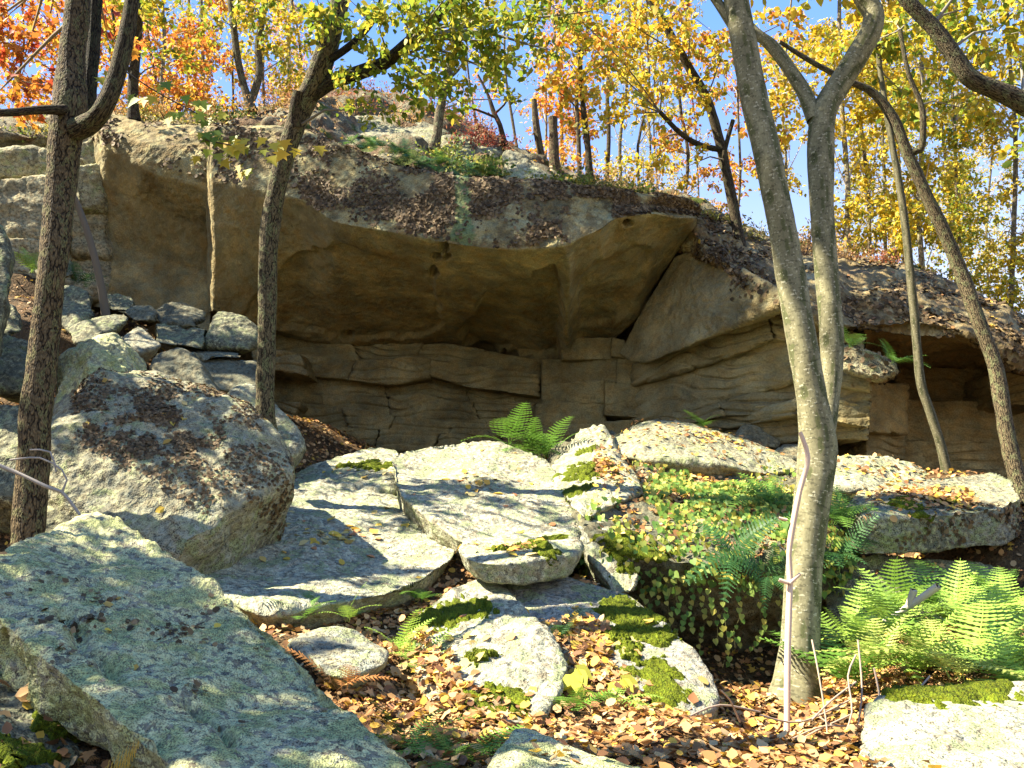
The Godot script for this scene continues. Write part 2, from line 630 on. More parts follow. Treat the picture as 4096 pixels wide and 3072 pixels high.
func leaf_shapes() -> void:
	# outlines in the plane x (across), z (along); y is the fold or curl
	leaf_kinds.oval = [[Vector3(0, 0, 0), Vector3(0.3, 0.09, 0.35), Vector3(0.24, 0.07, 0.7), Vector3(0, -0.05, 1.05), Vector3(-0.24, 0.07, 0.7), Vector3(-0.3, 0.09, 0.35)], [0, 1, 2, 0, 2, 3, 0, 3, 4, 0, 4, 5]]
	leaf_kinds.narrow = [[Vector3(0, 0, 0), Vector3(0.2, 0.06, 0.45), Vector3(0, -0.06, 1.05), Vector3(-0.2, 0.06, 0.45)], [0, 1, 2, 0, 2, 3]]
	leaf_kinds.round = [[Vector3(0, 0, 0), Vector3(0.36, 0.06, 0.2), Vector3(0.42, 0.1, 0.6), Vector3(0.16, 0.02, 0.95), Vector3(-0.2, 0.05, 0.93), Vector3(-0.42, 0.1, 0.55), Vector3(-0.34, 0.05, 0.18)], [0, 1, 2, 0, 2, 3, 0, 3, 4, 0, 4, 5, 0, 5, 6]]
	leaf_kinds.curled = [[Vector3(0, 0.12, 0), Vector3(0.34, 0.28, 0.3), Vector3(0.28, 0.22, 0.72), Vector3(0, 0.2, 1.0), Vector3(-0.26, 0.02, 0.7), Vector3(-0.34, 0.06, 0.3), Vector3(0, 0, 0.5)], [6, 0, 1, 6, 1, 2, 6, 2, 3, 6, 3, 4, 6, 4, 5, 6, 5, 0]]
	leaf_kinds.heart = [[Vector3(0, 0, 0.12), Vector3(0.22, 0.03, 0), Vector3(0.45, 0.06, 0.22), Vector3(0.36, 0.05, 0.55), Vector3(0, -0.06, 1.0), Vector3(-0.36, 0.05, 0.55), Vector3(-0.45, 0.06, 0.22), Vector3(-0.22, 0.03, 0)], [0, 1, 2, 0, 2, 3, 0, 3, 4, 0, 4, 5, 0, 5, 6, 0, 6, 7]]
	var mp := [[0, 0, 0], [0.12, 0.05, 0.08], [0.5, 0.08, 0.1], [0.3, 0.04, 0.32], [0.55, 0.1, 0.62], [0.22, 0.03, 0.55], [0.14, 0.02, 0.75], [0, -0.04, 1.05], [-0.14, 0.02, 0.75], [-0.22, 0.03, 0.55], [-0.55, 0.1, 0.62], [-0.3, 0.04, 0.32], [-0.5, 0.08, 0.1], [-0.12, 0.05, 0.08]]
	var mv := []
	for q in mp: mv.append(Vector3(q[0], q[1], q[2]))
	mv.append(Vector3(0, 0.02, 0.35))
	var mi := []
	for k in 14: mi.append_array([14, k, (k + 1) % 14])
	leaf_kinds.maple = [mv, mi]

func leaf(L: Leaves, kind: String, at: Vector3, fwd: Vector3, up: Vector3, size: float, c: Color) -> void:
	var side := fwd.cross(up).normalized()
	var u := side.cross(fwd).normalized()
	var first := L.v.size()
	var shape: Array = leaf_kinds[kind]
	for p in shape[0]:
		L.v.append(at + (side * p.x + u * p.y + fwd * p.z) * size)
		L.n.append((u + side * p.x * -0.35).normalized())
		L.c.append(c)
	for k in shape[1]: L.i.append(first + k)

func leaves_node(called: String, L: Leaves, mat: Material, parent: Node) -> MeshInstance3D:
	var base: Vector3 = parent.position if parent != self else Vector3.ZERO
	for k in range(0, L.i.size(), 3):
		var f := (L.v[L.i[k + 2]] - L.v[L.i[k]]).cross(L.v[L.i[k + 1]] - L.v[L.i[k]])
		if f.dot(L.n[L.i[k]]) < 0:
			var s := L.i[k + 1]
			L.i[k + 1] = L.i[k + 2]
			L.i[k + 2] = s
	return mesh_node(called, array_mesh(offset_all(L.v, base), L.n, L.c, L.i), mat, parent)

func rdir() -> Vector3:
	var z := rng.randf_range(-1, 1)
	var a := rng.randf() * TAU
	var r := sqrt(1.0 - z * z)
	return Vector3(r * cos(a), z, r * sin(a))

func pick(colors: Array) -> Color:
	var c: Color = colors[rng.randi() % colors.size()]
	var t := rng.randf_range(0.75, 1.25)
	return Color(c.r * t, c.g * t, c.b * t)

const YELLOW := [Color(0.62, 0.45, 0.03), Color(0.55, 0.42, 0.04), Color(0.66, 0.42, 0.03), Color(0.45, 0.4, 0.05), Color(0.33, 0.36, 0.04)]
const GREENISH := [Color(0.3, 0.36, 0.04), Color(0.2, 0.28, 0.03), Color(0.42, 0.4, 0.04), Color(0.15, 0.24, 0.03), Color(0.5, 0.42, 0.05)]
const ORANGE := [Color(0.62, 0.27, 0.04), Color(0.66, 0.36, 0.05), Color(0.58, 0.2, 0.04), Color(0.62, 0.42, 0.08)]
const RED := [Color(0.4, 0.07, 0.03), Color(0.5, 0.14, 0.03), Color(0.55, 0.22, 0.04), Color(0.3, 0.05, 0.03)]
const LITTER := [Color(0.42, 0.24, 0.09), Color(0.5, 0.31, 0.13), Color(0.55, 0.38, 0.18), Color(0.3, 0.16, 0.06), Color(0.55, 0.36, 0.06), Color(0.36, 0.18, 0.07), Color(0.22, 0.11, 0.05)]
const TRIPE := [Color(0.1, 0.065, 0.03), Color(0.14, 0.095, 0.045), Color(0.06, 0.042, 0.02), Color(0.2, 0.145, 0.075)]

# twigs and leaves filling an uneven clump
func clump(L: Leaves, T: Tubes, at: Vector3, r: Vector3, count: int, size: float, kind: String, colors: Array, twig_color: Color) -> void:
	var twigs := maxi(3, count / 16)
	var per := maxi(1, count / twigs)
	for t in twigs:
		var d := rdir()
		var rr := pow(rng.randf(), 0.45)
		var tip := at + Vector3(d.x * r.x, d.y * r.y, d.z * r.z) * rr
		var back := (at - tip) * rng.randf_range(0.3, 0.6) + rdir() * 0.1 * r.x
		var a := tip + back
		if T: tube(T, [a, a.lerp(tip, 0.5) + rdir() * 0.03 * r.x, tip], [0.004 + size * 0.03, 0.004, 0.0025], 3, 2.0, 0.0, twig_color)
		for k in per:
			var f := rng.randf()
			var p := a.lerp(tip, f) + rdir() * size * rng.randf_range(0.3, 1.4)
			var fwd := (rdir() + Vector3(0, -0.5, 0) + (tip - a).normalized() * 0.5).normalized()
			var up := (rdir() * 0.8 + Vector3.UP * 0.8).normalized()
			if absf(up.dot(fwd)) > 0.95: up = Vector3(up.y, up.z, up.x)
			leaf(L, kind, p, fwd, up, size * rng.randf_range(0.7, 1.25), pick(colors))

# a tree from trunk paths (pixels) and foliage clumps (pixels)
# stems: [[ [px,py,z,width px]...], ...]; clumps: [[px,py,z, radius m, count], ...]
func tree(called: String, label: String, stems: Array, clumps: Array, o: Dictionary) -> Node3D:
	var s0: Array = stems[0][0]
	var base: Vector3 = s0[0] if s0[0] is Vector3 else P(s0[0], s0[1], s0[2])
	var root := thing(called, label, "tree", base, o.get("group", ""))
	var bark: Material = o.get("bark", M.bark)
	var tint: Color = o.get("tint", Color(0.2, 0.18, 0.13))
	var joints := []
	for k in stems.size():
		var T := Tubes.new()
		var path := []
		var radii := []
		for q in stems[k]:
			var w: Vector3 = q[0] if q[0] is Vector3 else P(q[0], q[1], q[2])
			path.append(w)
			var dep: float = (w - EYE).y * sp - (w - EYE).z * cp
			radii.append(q[1] if q[0] is Vector3 else q[3] * 0.5 / focal * dep)
			joints.append([w, radii[-1]])
		tube(T, path, radii, o.get("sides", 14) if k == 0 else 10, o.get("step", 0.05), o.get("wob", 0.12), tint if not o.has("tints") else o.tints[k], o.get("flare", 0.5) if k == 0 else 0.0)
		tubes_node("trunk" if k == 0 else "limb", T, bark if not o.has("barks") else o.barks[k], root)
	if clumps.size():
		var L := Leaves.new()
		var T := Tubes.new()
		for c in clumps:
			var at: Vector3 = c[0] if c[0] is Vector3 else P(c[0], c[1], c[2])
			var r: float = c[1] if c[0] is Vector3 else c[3]
			var cnt: int = c[2] if c[0] is Vector3 else c[4]
			# a branch from the nearest stem joint that lies below
			var best: Array = joints[0]
			var bd := INF
			for j in joints:
				var dd: float = j[0].distance_to(at) + maxf(0.0, j[0].y - at.y) * 1.5
				if dd < bd:
					bd = dd
					best = j
			var br: float = minf(best[1] * 0.45, 0.012 + bd * 0.006)
			var m1: Vector3 = best[0].lerp(at, 0.4) + Vector3(0, bd * 0.08, 0) + rdir() * bd * 0.07
			tube(T, [best[0], m1, at, at + (at - m1) * 0.3], [br, br * 0.7, br * 0.4, 0.004], 5, 0.25, 0.0, tint)
			clump(L, T, at, Vector3(r, r * o.get("flat", 0.75), r), cnt, o.get("leaf", 0.09), o.get("shape", "oval"), o.get("colors", YELLOW), tint)
		if T.v.size(): tubes_node("branches", T, M.wood, root).set_meta("kind", "stuff")
		var cr := leaves_node("crown", L, M.leaf, root)
		cr.set_meta("kind", "stuff")
	return root

# ---------------------------------------------------------------- things that lie on surfaces
# random spots on a kept rock surface: calls make(p, normal) until it has said yes count times
func on_surface(key: String, count: int, make: Callable) -> void:
	var r: Dictionary = rocks[key]
	var idx: PackedInt32Array = r.i
	var tries := 0
	var done := 0
	while done < count and tries < count * 40:
		tries += 1
		var k := (rng.randi() % (idx.size() / 3)) * 3
		var a := rng.randf()
		var b := rng.randf()
		if a + b > 1:
			a = 1 - a
			b = 1 - b
		var p: Vector3 = r.v[idx[k]] + (r.v[idx[k + 1]] - r.v[idx[k]]) * a + (r.v[idx[k + 2]] - r.v[idx[k]]) * b
		if make.call(p, r.n[idx[k]]): done += 1

func tangent(n: Vector3) -> Vector3:
	var d := rdir()
	d = d - n * d.dot(n)
	return d.normalized() if d.length() > 0.01 else Vector3.RIGHT

func tripe(called: String, key: String, count: int, size: float, where: Callable, parent: Node, label := "", tilt := 0.4, colors := TRIPE) -> void:
	# curled flakes of rock tripe lichen
	var L := Leaves.new()
	on_surface(key, count, func(p: Vector3, n: Vector3) -> bool:
		if not where.call(p, n): return false
		var up := (n + rdir() * tilt).normalized()
		leaf(L, ["curled", "round"][rng.randi() % 2], p + n * 0.004, tangent(up), up, size * rng.randf_range(0.5, 1.3), pick(colors))
		return true)
	if L.v.size() == 0: return
	var o := leaves_node(called, L, M.flake, parent)
	o.set_meta("kind", "stuff")
	if parent == self: tag(o, label, "lichen", "", "stuff")

# loose leaves, each a thing of its own
func loose_leaves(key: String, count: int, label: String, group: String, size: float, where: Callable, colors: Array, kinds := ["oval", "round", "oval", "curled"]) -> void:
	on_surface(key, count, func(p: Vector3, n: Vector3) -> bool:
		if n.y < 0.35 or not where.call(p): return false
		var L := Leaves.new()
		var up := (n + rdir() * 0.25).normalized()
		leaf(L, kinds[rng.randi() % kinds.size()], Vector3(0, 0.006, 0), tangent(up), up, size * rng.randf_range(0.75, 1.3), pick(colors))
		var o := mesh_node("fallen_leaf", null, M.litter, self, p)
		for k in range(0, L.i.size(), 3):
			var f := (L.v[L.i[k + 2]] - L.v[L.i[k]]).cross(L.v[L.i[k + 1]] - L.v[L.i[k]])
			if f.dot(L.n[L.i[k]]) < 0:
				var t := L.i[k + 1]
				L.i[k + 1] = L.i[k + 2]
				L.i[k + 2] = t
		o.mesh = array_mesh(L.v, L.n, L.c, L.i)
		tag(o, label, "leaf", group)
		return true)

# ---------------------------------------------------------------- ferns
var no_call: Callable
var fronds := []
func make_fronds() -> void:
	for kind in 4:
		var v := PackedVector3Array()
		var n := PackedVector3Array()
		var i := PackedInt32Array()
		var bend := 0.35 + 0.22 * kind
		var spine := func(t: float) -> Vector3: return Vector3(0.03 * sin(t * 5.0 + kind), t * (1.0 - 0.35 * bend * t), t * t * bend * 0.75)
		var put := func(a: Vector3, b: Vector3, c: Vector3) -> void:
			var k := v.size()
			v.append_array([a, b, c])
			var f := (c - a).cross(b - a).normalized()
			if f.dot(Vector3(0, 0.6, -1)) < 0:
				f = -f
				v[k + 1] = c
				v[k + 2] = b
			n.append_array([f, f, f])
			i.append_array([k, k + 1, k + 2])
		var pairs := 14
		for q in pairs:
			var t := 0.16 + 0.82 * q / pairs
			var at: Vector3 = spine.call(t)
			var dir: Vector3 = (spine.call(t + 0.03) - at).normalized()
			var face := Vector3.RIGHT.cross(dir).normalized()
			var ln := 0.235 * pow(sin(PI * clampf(0.18 + 0.86 * (1.0 - (t - 0.16) / 0.82), 0.0, 1.0) * 0.62), 1.3) * (0.75 if q == 0 else 1.0)
			for s in [-1.0, 1.0]:
				var out: Vector3 = (Vector3.RIGHT * s + dir * 0.32 + face * (0.12 + 0.05 * sin(q * 2.1 + s))).normalized()
				var w := 0.022
				var prev := at
				var lobes := 4
				for m in lobes:
					var e0: Vector3 = at + out * ln * m / lobes
					var e1: Vector3 = at + out * ln * (m + 1.0) / lobes + face * -0.004 * m
					var wid := w * (1.0 - 0.75 * m / lobes)
					var wn := wid * 0.55
					var wm := w * (1.0 - 0.75 * (m + 1.0) / lobes) * 0.55
					for u in [1.0, -1.0]:
						put.call(e0, e1, e1 + dir * wm * u)
						put.call(e0, e1 + dir * wm * u, e0 + dir * wn * u)
						put.call(e0 + dir * wn * u, e1 + dir * wm * u, (e0 + e1) * 0.5 + dir * wid * u + out * 0.006)
					prev = e1
		for q in 10:
			var a: Vector3 = spine.call(q / 10.0)
			var b: Vector3 = spine.call((q + 1) / 10.0)
			var w := Vector3.RIGHT * 0.006 * (1.0 - q * 0.07)
			put.call(a - w, b - w, b + w)
			put.call(a - w, b + w, a + w)
		fronds.append([v, n, i])

var frond_meshes := {}
func frond_mesh(kind: int, tone: String) -> ArrayMesh:
	var key := "%d%s" % [kind, tone]
	if not frond_meshes.has(key):
		var base: Color = {"green": Color(0.12, 0.24, 0.035), "dark": Color(0.04, 0.11, 0.03), "lime": Color(0.27, 0.42, 0.07), "pale": Color(0.36, 0.42, 0.1), "gold": Color(0.5, 0.3, 0.03), "rust": Color(0.38, 0.18, 0.06)}[tone]
		var c := PackedColorArray()
		var v: PackedVector3Array = fronds[kind][0]
		for k in v.size():
			var t := 1.0 + 0.3 * fine.get_noise_3dv(v[k] * 3.0 + Vector3(kind * 9, 0, 0))
			c.append(Color(base.r * t, base.g * t, base.b * t))
		frond_meshes[key] = array_mesh(v, fronds[kind][1], c, fronds[kind][2])
	return frond_meshes[key]

func fern(label: String, at: Vector3, size: float, count: int, tone: String, group := "", lean := Vector3.ZERO, spread := 0.75) -> Node3D:
	var o := thing("fern", label, "fern", at, group)
	var turn := rng.randf() * TAU
	for k in count:
		var f := mesh_node("frond", frond_mesh(rng.randi() % 4, tone), M.fern, o)
		var az := turn + TAU * k / count + rng.randf_range(-0.4, 0.4)
		var tilt := spread * rng.randf_range(0.35, 1.15)
		var b := Basis(Vector3.UP, az) * Basis(Vector3.RIGHT, tilt)
		if lean != Vector3.ZERO:
			var up := (Vector3.UP + lean).normalized()
			b = Basis(Quaternion(Vector3.UP, up)) * b
		f.basis = b.scaled_local(Vector3(rng.randf_range(0.75, 1.15), 1, rng.randf_range(0.6, 1.5)) * size * rng.randf_range(0.55, 1.2))
		f.position = Vector3(rng.randf_range(-0.05, 0.05), 0, rng.randf_range(-0.05, 0.05)) * size * 1.5
	return o

# low heath shrub: stems and small leaves
func shrub(called: String, label: String, at: Vector3, r: Vector3, count: int, size: float, colors: Array, group := "", shape := "narrow") -> Node3D:
	var o := thing(called, label, "shrub", at, group)
	var T := Tubes.new()
	var L := Leaves.new()
	for k in maxi(5, count / 40):
		var d := rdir()
		d.y = absf(d.y) * 0.8 + 0.25
		var tip := at + Vector3(d.x * r.x, d.y * r.y, d.z * r.z) * rng.randf_range(0.5, 1.0)
		var foot := at + Vector3(d.x * r.x, 0, d.z * r.z) * 0.3
		tube(T, [foot, foot.lerp(tip, 0.5) + rdir() * 0.05, tip], [0.008, 0.005, 0.003], 3, 1.0, 0.0, Color(0.1, 0.07, 0.05))
		for m in 40:
			var f := rng.randf_range(0.35, 1.05)
			var p := foot.lerp(tip, f) + rdir() * size * rng.randf_range(0.5, 3.5)
			leaf(L, shape, p, (rdir() + Vector3.UP * 0.3).normalized(), rdir(), size * rng.randf_range(0.7, 1.3), pick(colors))
	tubes_node("stems", T, M.wood, o).set_meta("kind", "stuff")
	leaves_node("foliage", L, M.leaf, o).set_meta("kind", "stuff")
	return o

func col(px: float, rows: Array) -> Array:
	var c := []
	for r in rows: c.append(Vector3(px, r[0], r[1]) if r.size() == 2 else Vector3(r[0], r[1], r[2]))
	return c

# a bedded block of the cliff: top and bottom edge as pixel polylines, front depth at both ends
func bed(top: Array, bottom: Array, z0: float, z1: float, thick: float, parent: Node, opts: Dictionary) -> void:
	var pts := []
	var x0: float = top[0][0]
	var x1: float = top[-1][0]
	for line in [top, bottom]:
		for q0 in line:
			var q := [q0[0], q0[1] + (-1.2 if line == top else 1.2)]
			var z := lerpf(z0, z1, (q[0] - x0) / maxf(1.0, x1 - x0))
			pts.append([q[0], q[1], z])
	for line in [top, bottom]:
		for k in [0, line.size() - 1]:
			var q: Array = line[k]
			var front := P(q[0], q[1], z0 if k == 0 else z1)
			front.z -= thick
			var px := to_px(front)
			pts.append([px.x, px.y, -front.z])
	opts.warp = 0.01
	stone("rock_layer", pts, opts, parent)

# cuts a polyline y(x) between two x
func cut(line: Array, a: float, b: float) -> Array:
	var out := [[a, at_line(line, a)]]
	for q in line:
		if q[0] > a + 4 and q[0] < b - 4: out.append(q)
	out.append([b, at_line(line, b)])
	return out

func at_line(line: Array, x: float) -> float:
	for k in line.size() - 1:
		if x <= line[k + 1][0] or k == line.size() - 2:
			return lerpf(line[k][1], line[k + 1][1], (x - line[k][0]) / (line[k + 1][0] - line[k][0]))
	return line[0][1]

# ================================================================ the scene
const LIP := [[90, 146], [113, 150], [160, 172], [206, 185], [213, 182], [259, 190], [301, 200], [333, 222], [394, 233], [463, 246], [509, 250], [565, 245], [602, 229], [616, 219], [657, 214], [697, 217]]
const CREST := [[-250, 105], [0, 118], [100, 116], [204, 122], [270, 112], [300, 98], [324, 90], [384, 94], [440, 110], [486, 133], [523, 158], [590, 184], [671, 198], [697, 212], [741, 233], [833, 258], [944, 289], [1024, 322], [1300, 336]]

func _ready() -> void:
	rng.seed = 20241
	# camera
	var cam := Camera3D.new()
	cam.name = "camera"
	add_child(cam)
	cam.position = EYE
	cam.rotation_degrees.x = PITCH
	cam.fov = FOV
	cam.far = 400.0
	cam.current = true
	# sky and sun
	var env := Environment.new()
	var sky := Sky.new()
	var sm := ProceduralSkyMaterial.new()
	sm.sky_top_color = Color(0.29, 0.49, 0.77)
	sm.sky_horizon_color = Color(1.0, 0.99, 0.95)
	sm.sky_curve = 0.17
	sm.ground_bottom_color = Color(0.2, 0.16, 0.1)
	sm.ground_horizon_color = Color(0.5, 0.48, 0.4)
	sm.sun_angle_max = 12.0
	sky.sky_material = sm
	env.background_mode = Environment.BG_SKY
	env.sky = sky
	env.background_energy_multiplier = 0.5
	env.tonemap_mode = Environment.TONE_MAPPER_LINEAR
	env.tonemap_exposure = 4.9
	env.sdfgi_enabled = true
	env.ssao_enabled = true
	env.ssil_enabled = true
	var we := WorldEnvironment.new()
	we.name = "environment"
	we.environment = env
	add_child(we)
	var sun := DirectionalLight3D.new()
	sun.name = "sun"
	add_child(sun)
	sun.look_at_from_position(SUN * 20.0, Vector3.ZERO)
	sun.light_energy = 1.5
	sun.light_color = Color(1.0, 0.95, 0.86)
	sun.light_angular_distance = 0.5
	sun.shadow_enabled = true

	lo.seed = 11
	lo.frequency = 0.55
	lo.fractal_octaves = 2
	mid.seed = 12
	mid.frequency = 2.4
	mid.fractal_octaves = 3
	fine.seed = 13
	fine.frequency = 9.0
	fine.fractal_octaves = 3
	chip.seed = 14
	chip.frequency = 0.9
	chip.noise_type = FastNoiseLite.TYPE_CELLULAR
	chip.cellular_return_type = FastNoiseLite.RETURN_DISTANCE
	chip.fractal_type = FastNoiseLite.FRACTAL_NONE
	chip.domain_warp_enabled = true
	chip.domain_warp_amplitude = 0.5
	chip.domain_warp_frequency = 0.6
	patch.seed = 15
	patch.frequency = 1.6
	patch.fractal_octaves = 4
	leaf_shapes()
	make_fronds()
	make_materials()
	print("materials ", Time.get_ticks_msec())
	build_ground()
	build_cliff()
	print("cliff ", Time.get_ticks_msec())
	build_boulders()
	print("boulders ", Time.get_ticks_msec())
	build_trees()
	print("trees ", Time.get_ticks_msec())
	build_plants()
	build_litter()
	print("all ", Time.get_ticks_msec())

func build_ground() -> void:
	for g in [[30, 760, 2.9], [340, 768, 3.3], [300, 640, 4.5], [420, 700, 4.3], [400, 650, 4.9], [380, 610, 5.5], [600, 720, 4.0], [580, 680, 4.6], [590, 650, 4.9], [650, 702, 5.6], [720, 698, 5.6], [760, 692, 5.9], [700, 705, 4.8], [800, 705, 5.0], [760, 740, 4.3], [900, 690, 4.6], [1000, 650, 5.2], [1000, 760, 3.5], [650, 768, 3.2], [800, 768, 3.2], [480, 590, 5.9], [450, 562, 6.2], [585, 578, 5.95], [500, 455, 11.0], [380, 470, 9.5], [300, 470, 9.5], [800, 470, 9.8], [950, 474, 8.3], [1030, 520, 7.2], [900, 620, 6.2], [22, 578, 4.9], [100, 560, 5.5], [0, 480, 6.6], [10, 400, 8.2], [60, 305, 11.0], [20, 275, 11.6], [120, 322, 11.2], [200, 370, 11.5], [250, 420, 11.5], [700, 455, 10.5], [-200, 300, 10.0], [-200, 600, 4.0], [1250, 450, 9.0], [1250, 640, 5.0]]:
		var w := P(g[0], g[1], g[2])
		ground_keys.append(w)
	for g in [Vector3(0, -0.1, 2), Vector3(-5, 0.3, 2), Vector3(5, -0.1, 2), Vector3(0, 0.15, -1), Vector3(-3, 0.6, -1), Vector3(3, 0.2, -1), Vector3(0, -1.5, 12), Vector3(-14, 0.5, 10), Vector3(14, -1.5, 10), Vector3(-16, 3, -8), Vector3(16, 1.5, -8), Vector3(-50, 2, 0), Vector3(50, 0, 0), Vector3(0, -4, 50), Vector3(0, 2.4, -15)]: ground_keys.append(g)
	var v := PackedVector3Array()
	var c := PackedColorArray()
	var idx := PackedInt32Array()
	var nx := 220
	var nz := 200
	for j in nz + 1:
		var tz := float(j) / nz * 2.0 - 1.0
		var z := -6.0 + (tz * 9.0 if tz < 0 else tz * 9.0 + pow(tz, 6.0) * 60.0)
		for i in nx + 1:
			var tx := float(i) / nx * 2.0 - 1.0
			var x := tx * 9.0 + pow(tx, 7.0) * 60.0
			v.append(Vector3(x, ground_y(x, z), z))
			var t := 1.0 + 0.5 * patch.get_noise_2d(x, z)
			c.append(Color(0.17 * t, 0.11 * t, 0.06 * t))
	for j in nz:
		for i in nx:
			var k := j * (nx + 1) + i
			var m := k + nx + 1
			idx.append_array([k, k + 1, m + 1, k, m + 1, m])
	var nrm := normals_of(v, idx)
	if nrm[nx * 50].y < 0:
		for k in range(0, idx.size(), 3):
			var s := idx[k + 1]
			idx[k + 1] = idx[k + 2]
			idx[k + 2] = s
		nrm = normals_of(v, idx)
	var o := mesh_node("ground", array_mesh(v, nrm, c, idx), M.soil, self)
	tag(o, "leaf covered forest floor rising towards the cliff", "ground", "", "structure")
	rocks.ground = {"v": v, "n": nrm, "i": idx}
	# the slope on top of the cliff
	var cols := []
	for k in [[-250, [125, 12.2], [112, 14], [105, 18], [100, 40]], [0, [130, 12], [124, 14], [118, 18], [114, 40]], [100, [117, 12], [118, 14], [116, 18], [112, 40]], [204, [128, 11.4], [126, 13], [122, 16], [116, 40]], [270, [129, 11.1], [122, 12.5], [112, 15.5], [108, 40]], [300, [130, 10.95], [118, 12.5], [98, 15.5], [98, 40]], [324, [142, 10.75], [118, 12.5], [90, 15.5], [94, 40]], [384, [166, 10.45], [131, 12.5], [94, 15.5], [98, 40]], [440, [178, 10.25], [146, 12.5], [110, 15.5], [115, 40]], [486, [183, 10.2], [158, 12.3], [133, 15], [140, 40]], [523, [185, 10.1], [172, 12], [158, 14], [168, 40]], [590, [189, 10.05], [186, 12], [184, 14], [196, 40]], [671, [200, 10.05], [198, 12], [198, 14], [212, 40]], [697, [210, 10.25], [210, 12], [212, 14], [222, 40]], [741, [234, 10.8], [232, 12], [233, 14], [240, 40]], [833, [260, 10.65], [257, 12], [258, 14], [265, 40]], [944, [291, 10.25], [288, 12], [289, 14], [296, 40]], [1024, [336, 10], [326, 12], [322, 14], [320, 40]], [1300, [362, 10], [346, 12], [336, 14], [330, 40]]]:
		cols.append(col(k[0], [[k[1][0] + 26, k[1][1] + 0.25], [k[1][0] + 3, k[1][1] + 0.15]] + k.slice(2)))
	var rockpaint := func(_q, p: Vector3, n: Vector3, cc: Color) -> Color:
		var e := patch.get_noise_3dv(p * 0.8) + 0.35 * mid.get_noise_3dv(p)
		if e > 0.05: return Color(0.4, 0.37, 0.28) * (0.7 + 0.5 * fine.get_noise_3dv(p))
		if e < -0.22: return Color(0.1, 0.14, 0.02)
		return cc
	var top := loft("hillside", cols, 240, 70, {"rough": 0.12, "chips": 0.12, "color": Color(0.2, 0.13, 0.08), "mat": M.soil, "paint": rockpaint, "keep": "hillside"}, self)
	tag(top, "rocky wooded slope above the cliff edge", "hillside", "", "structure")

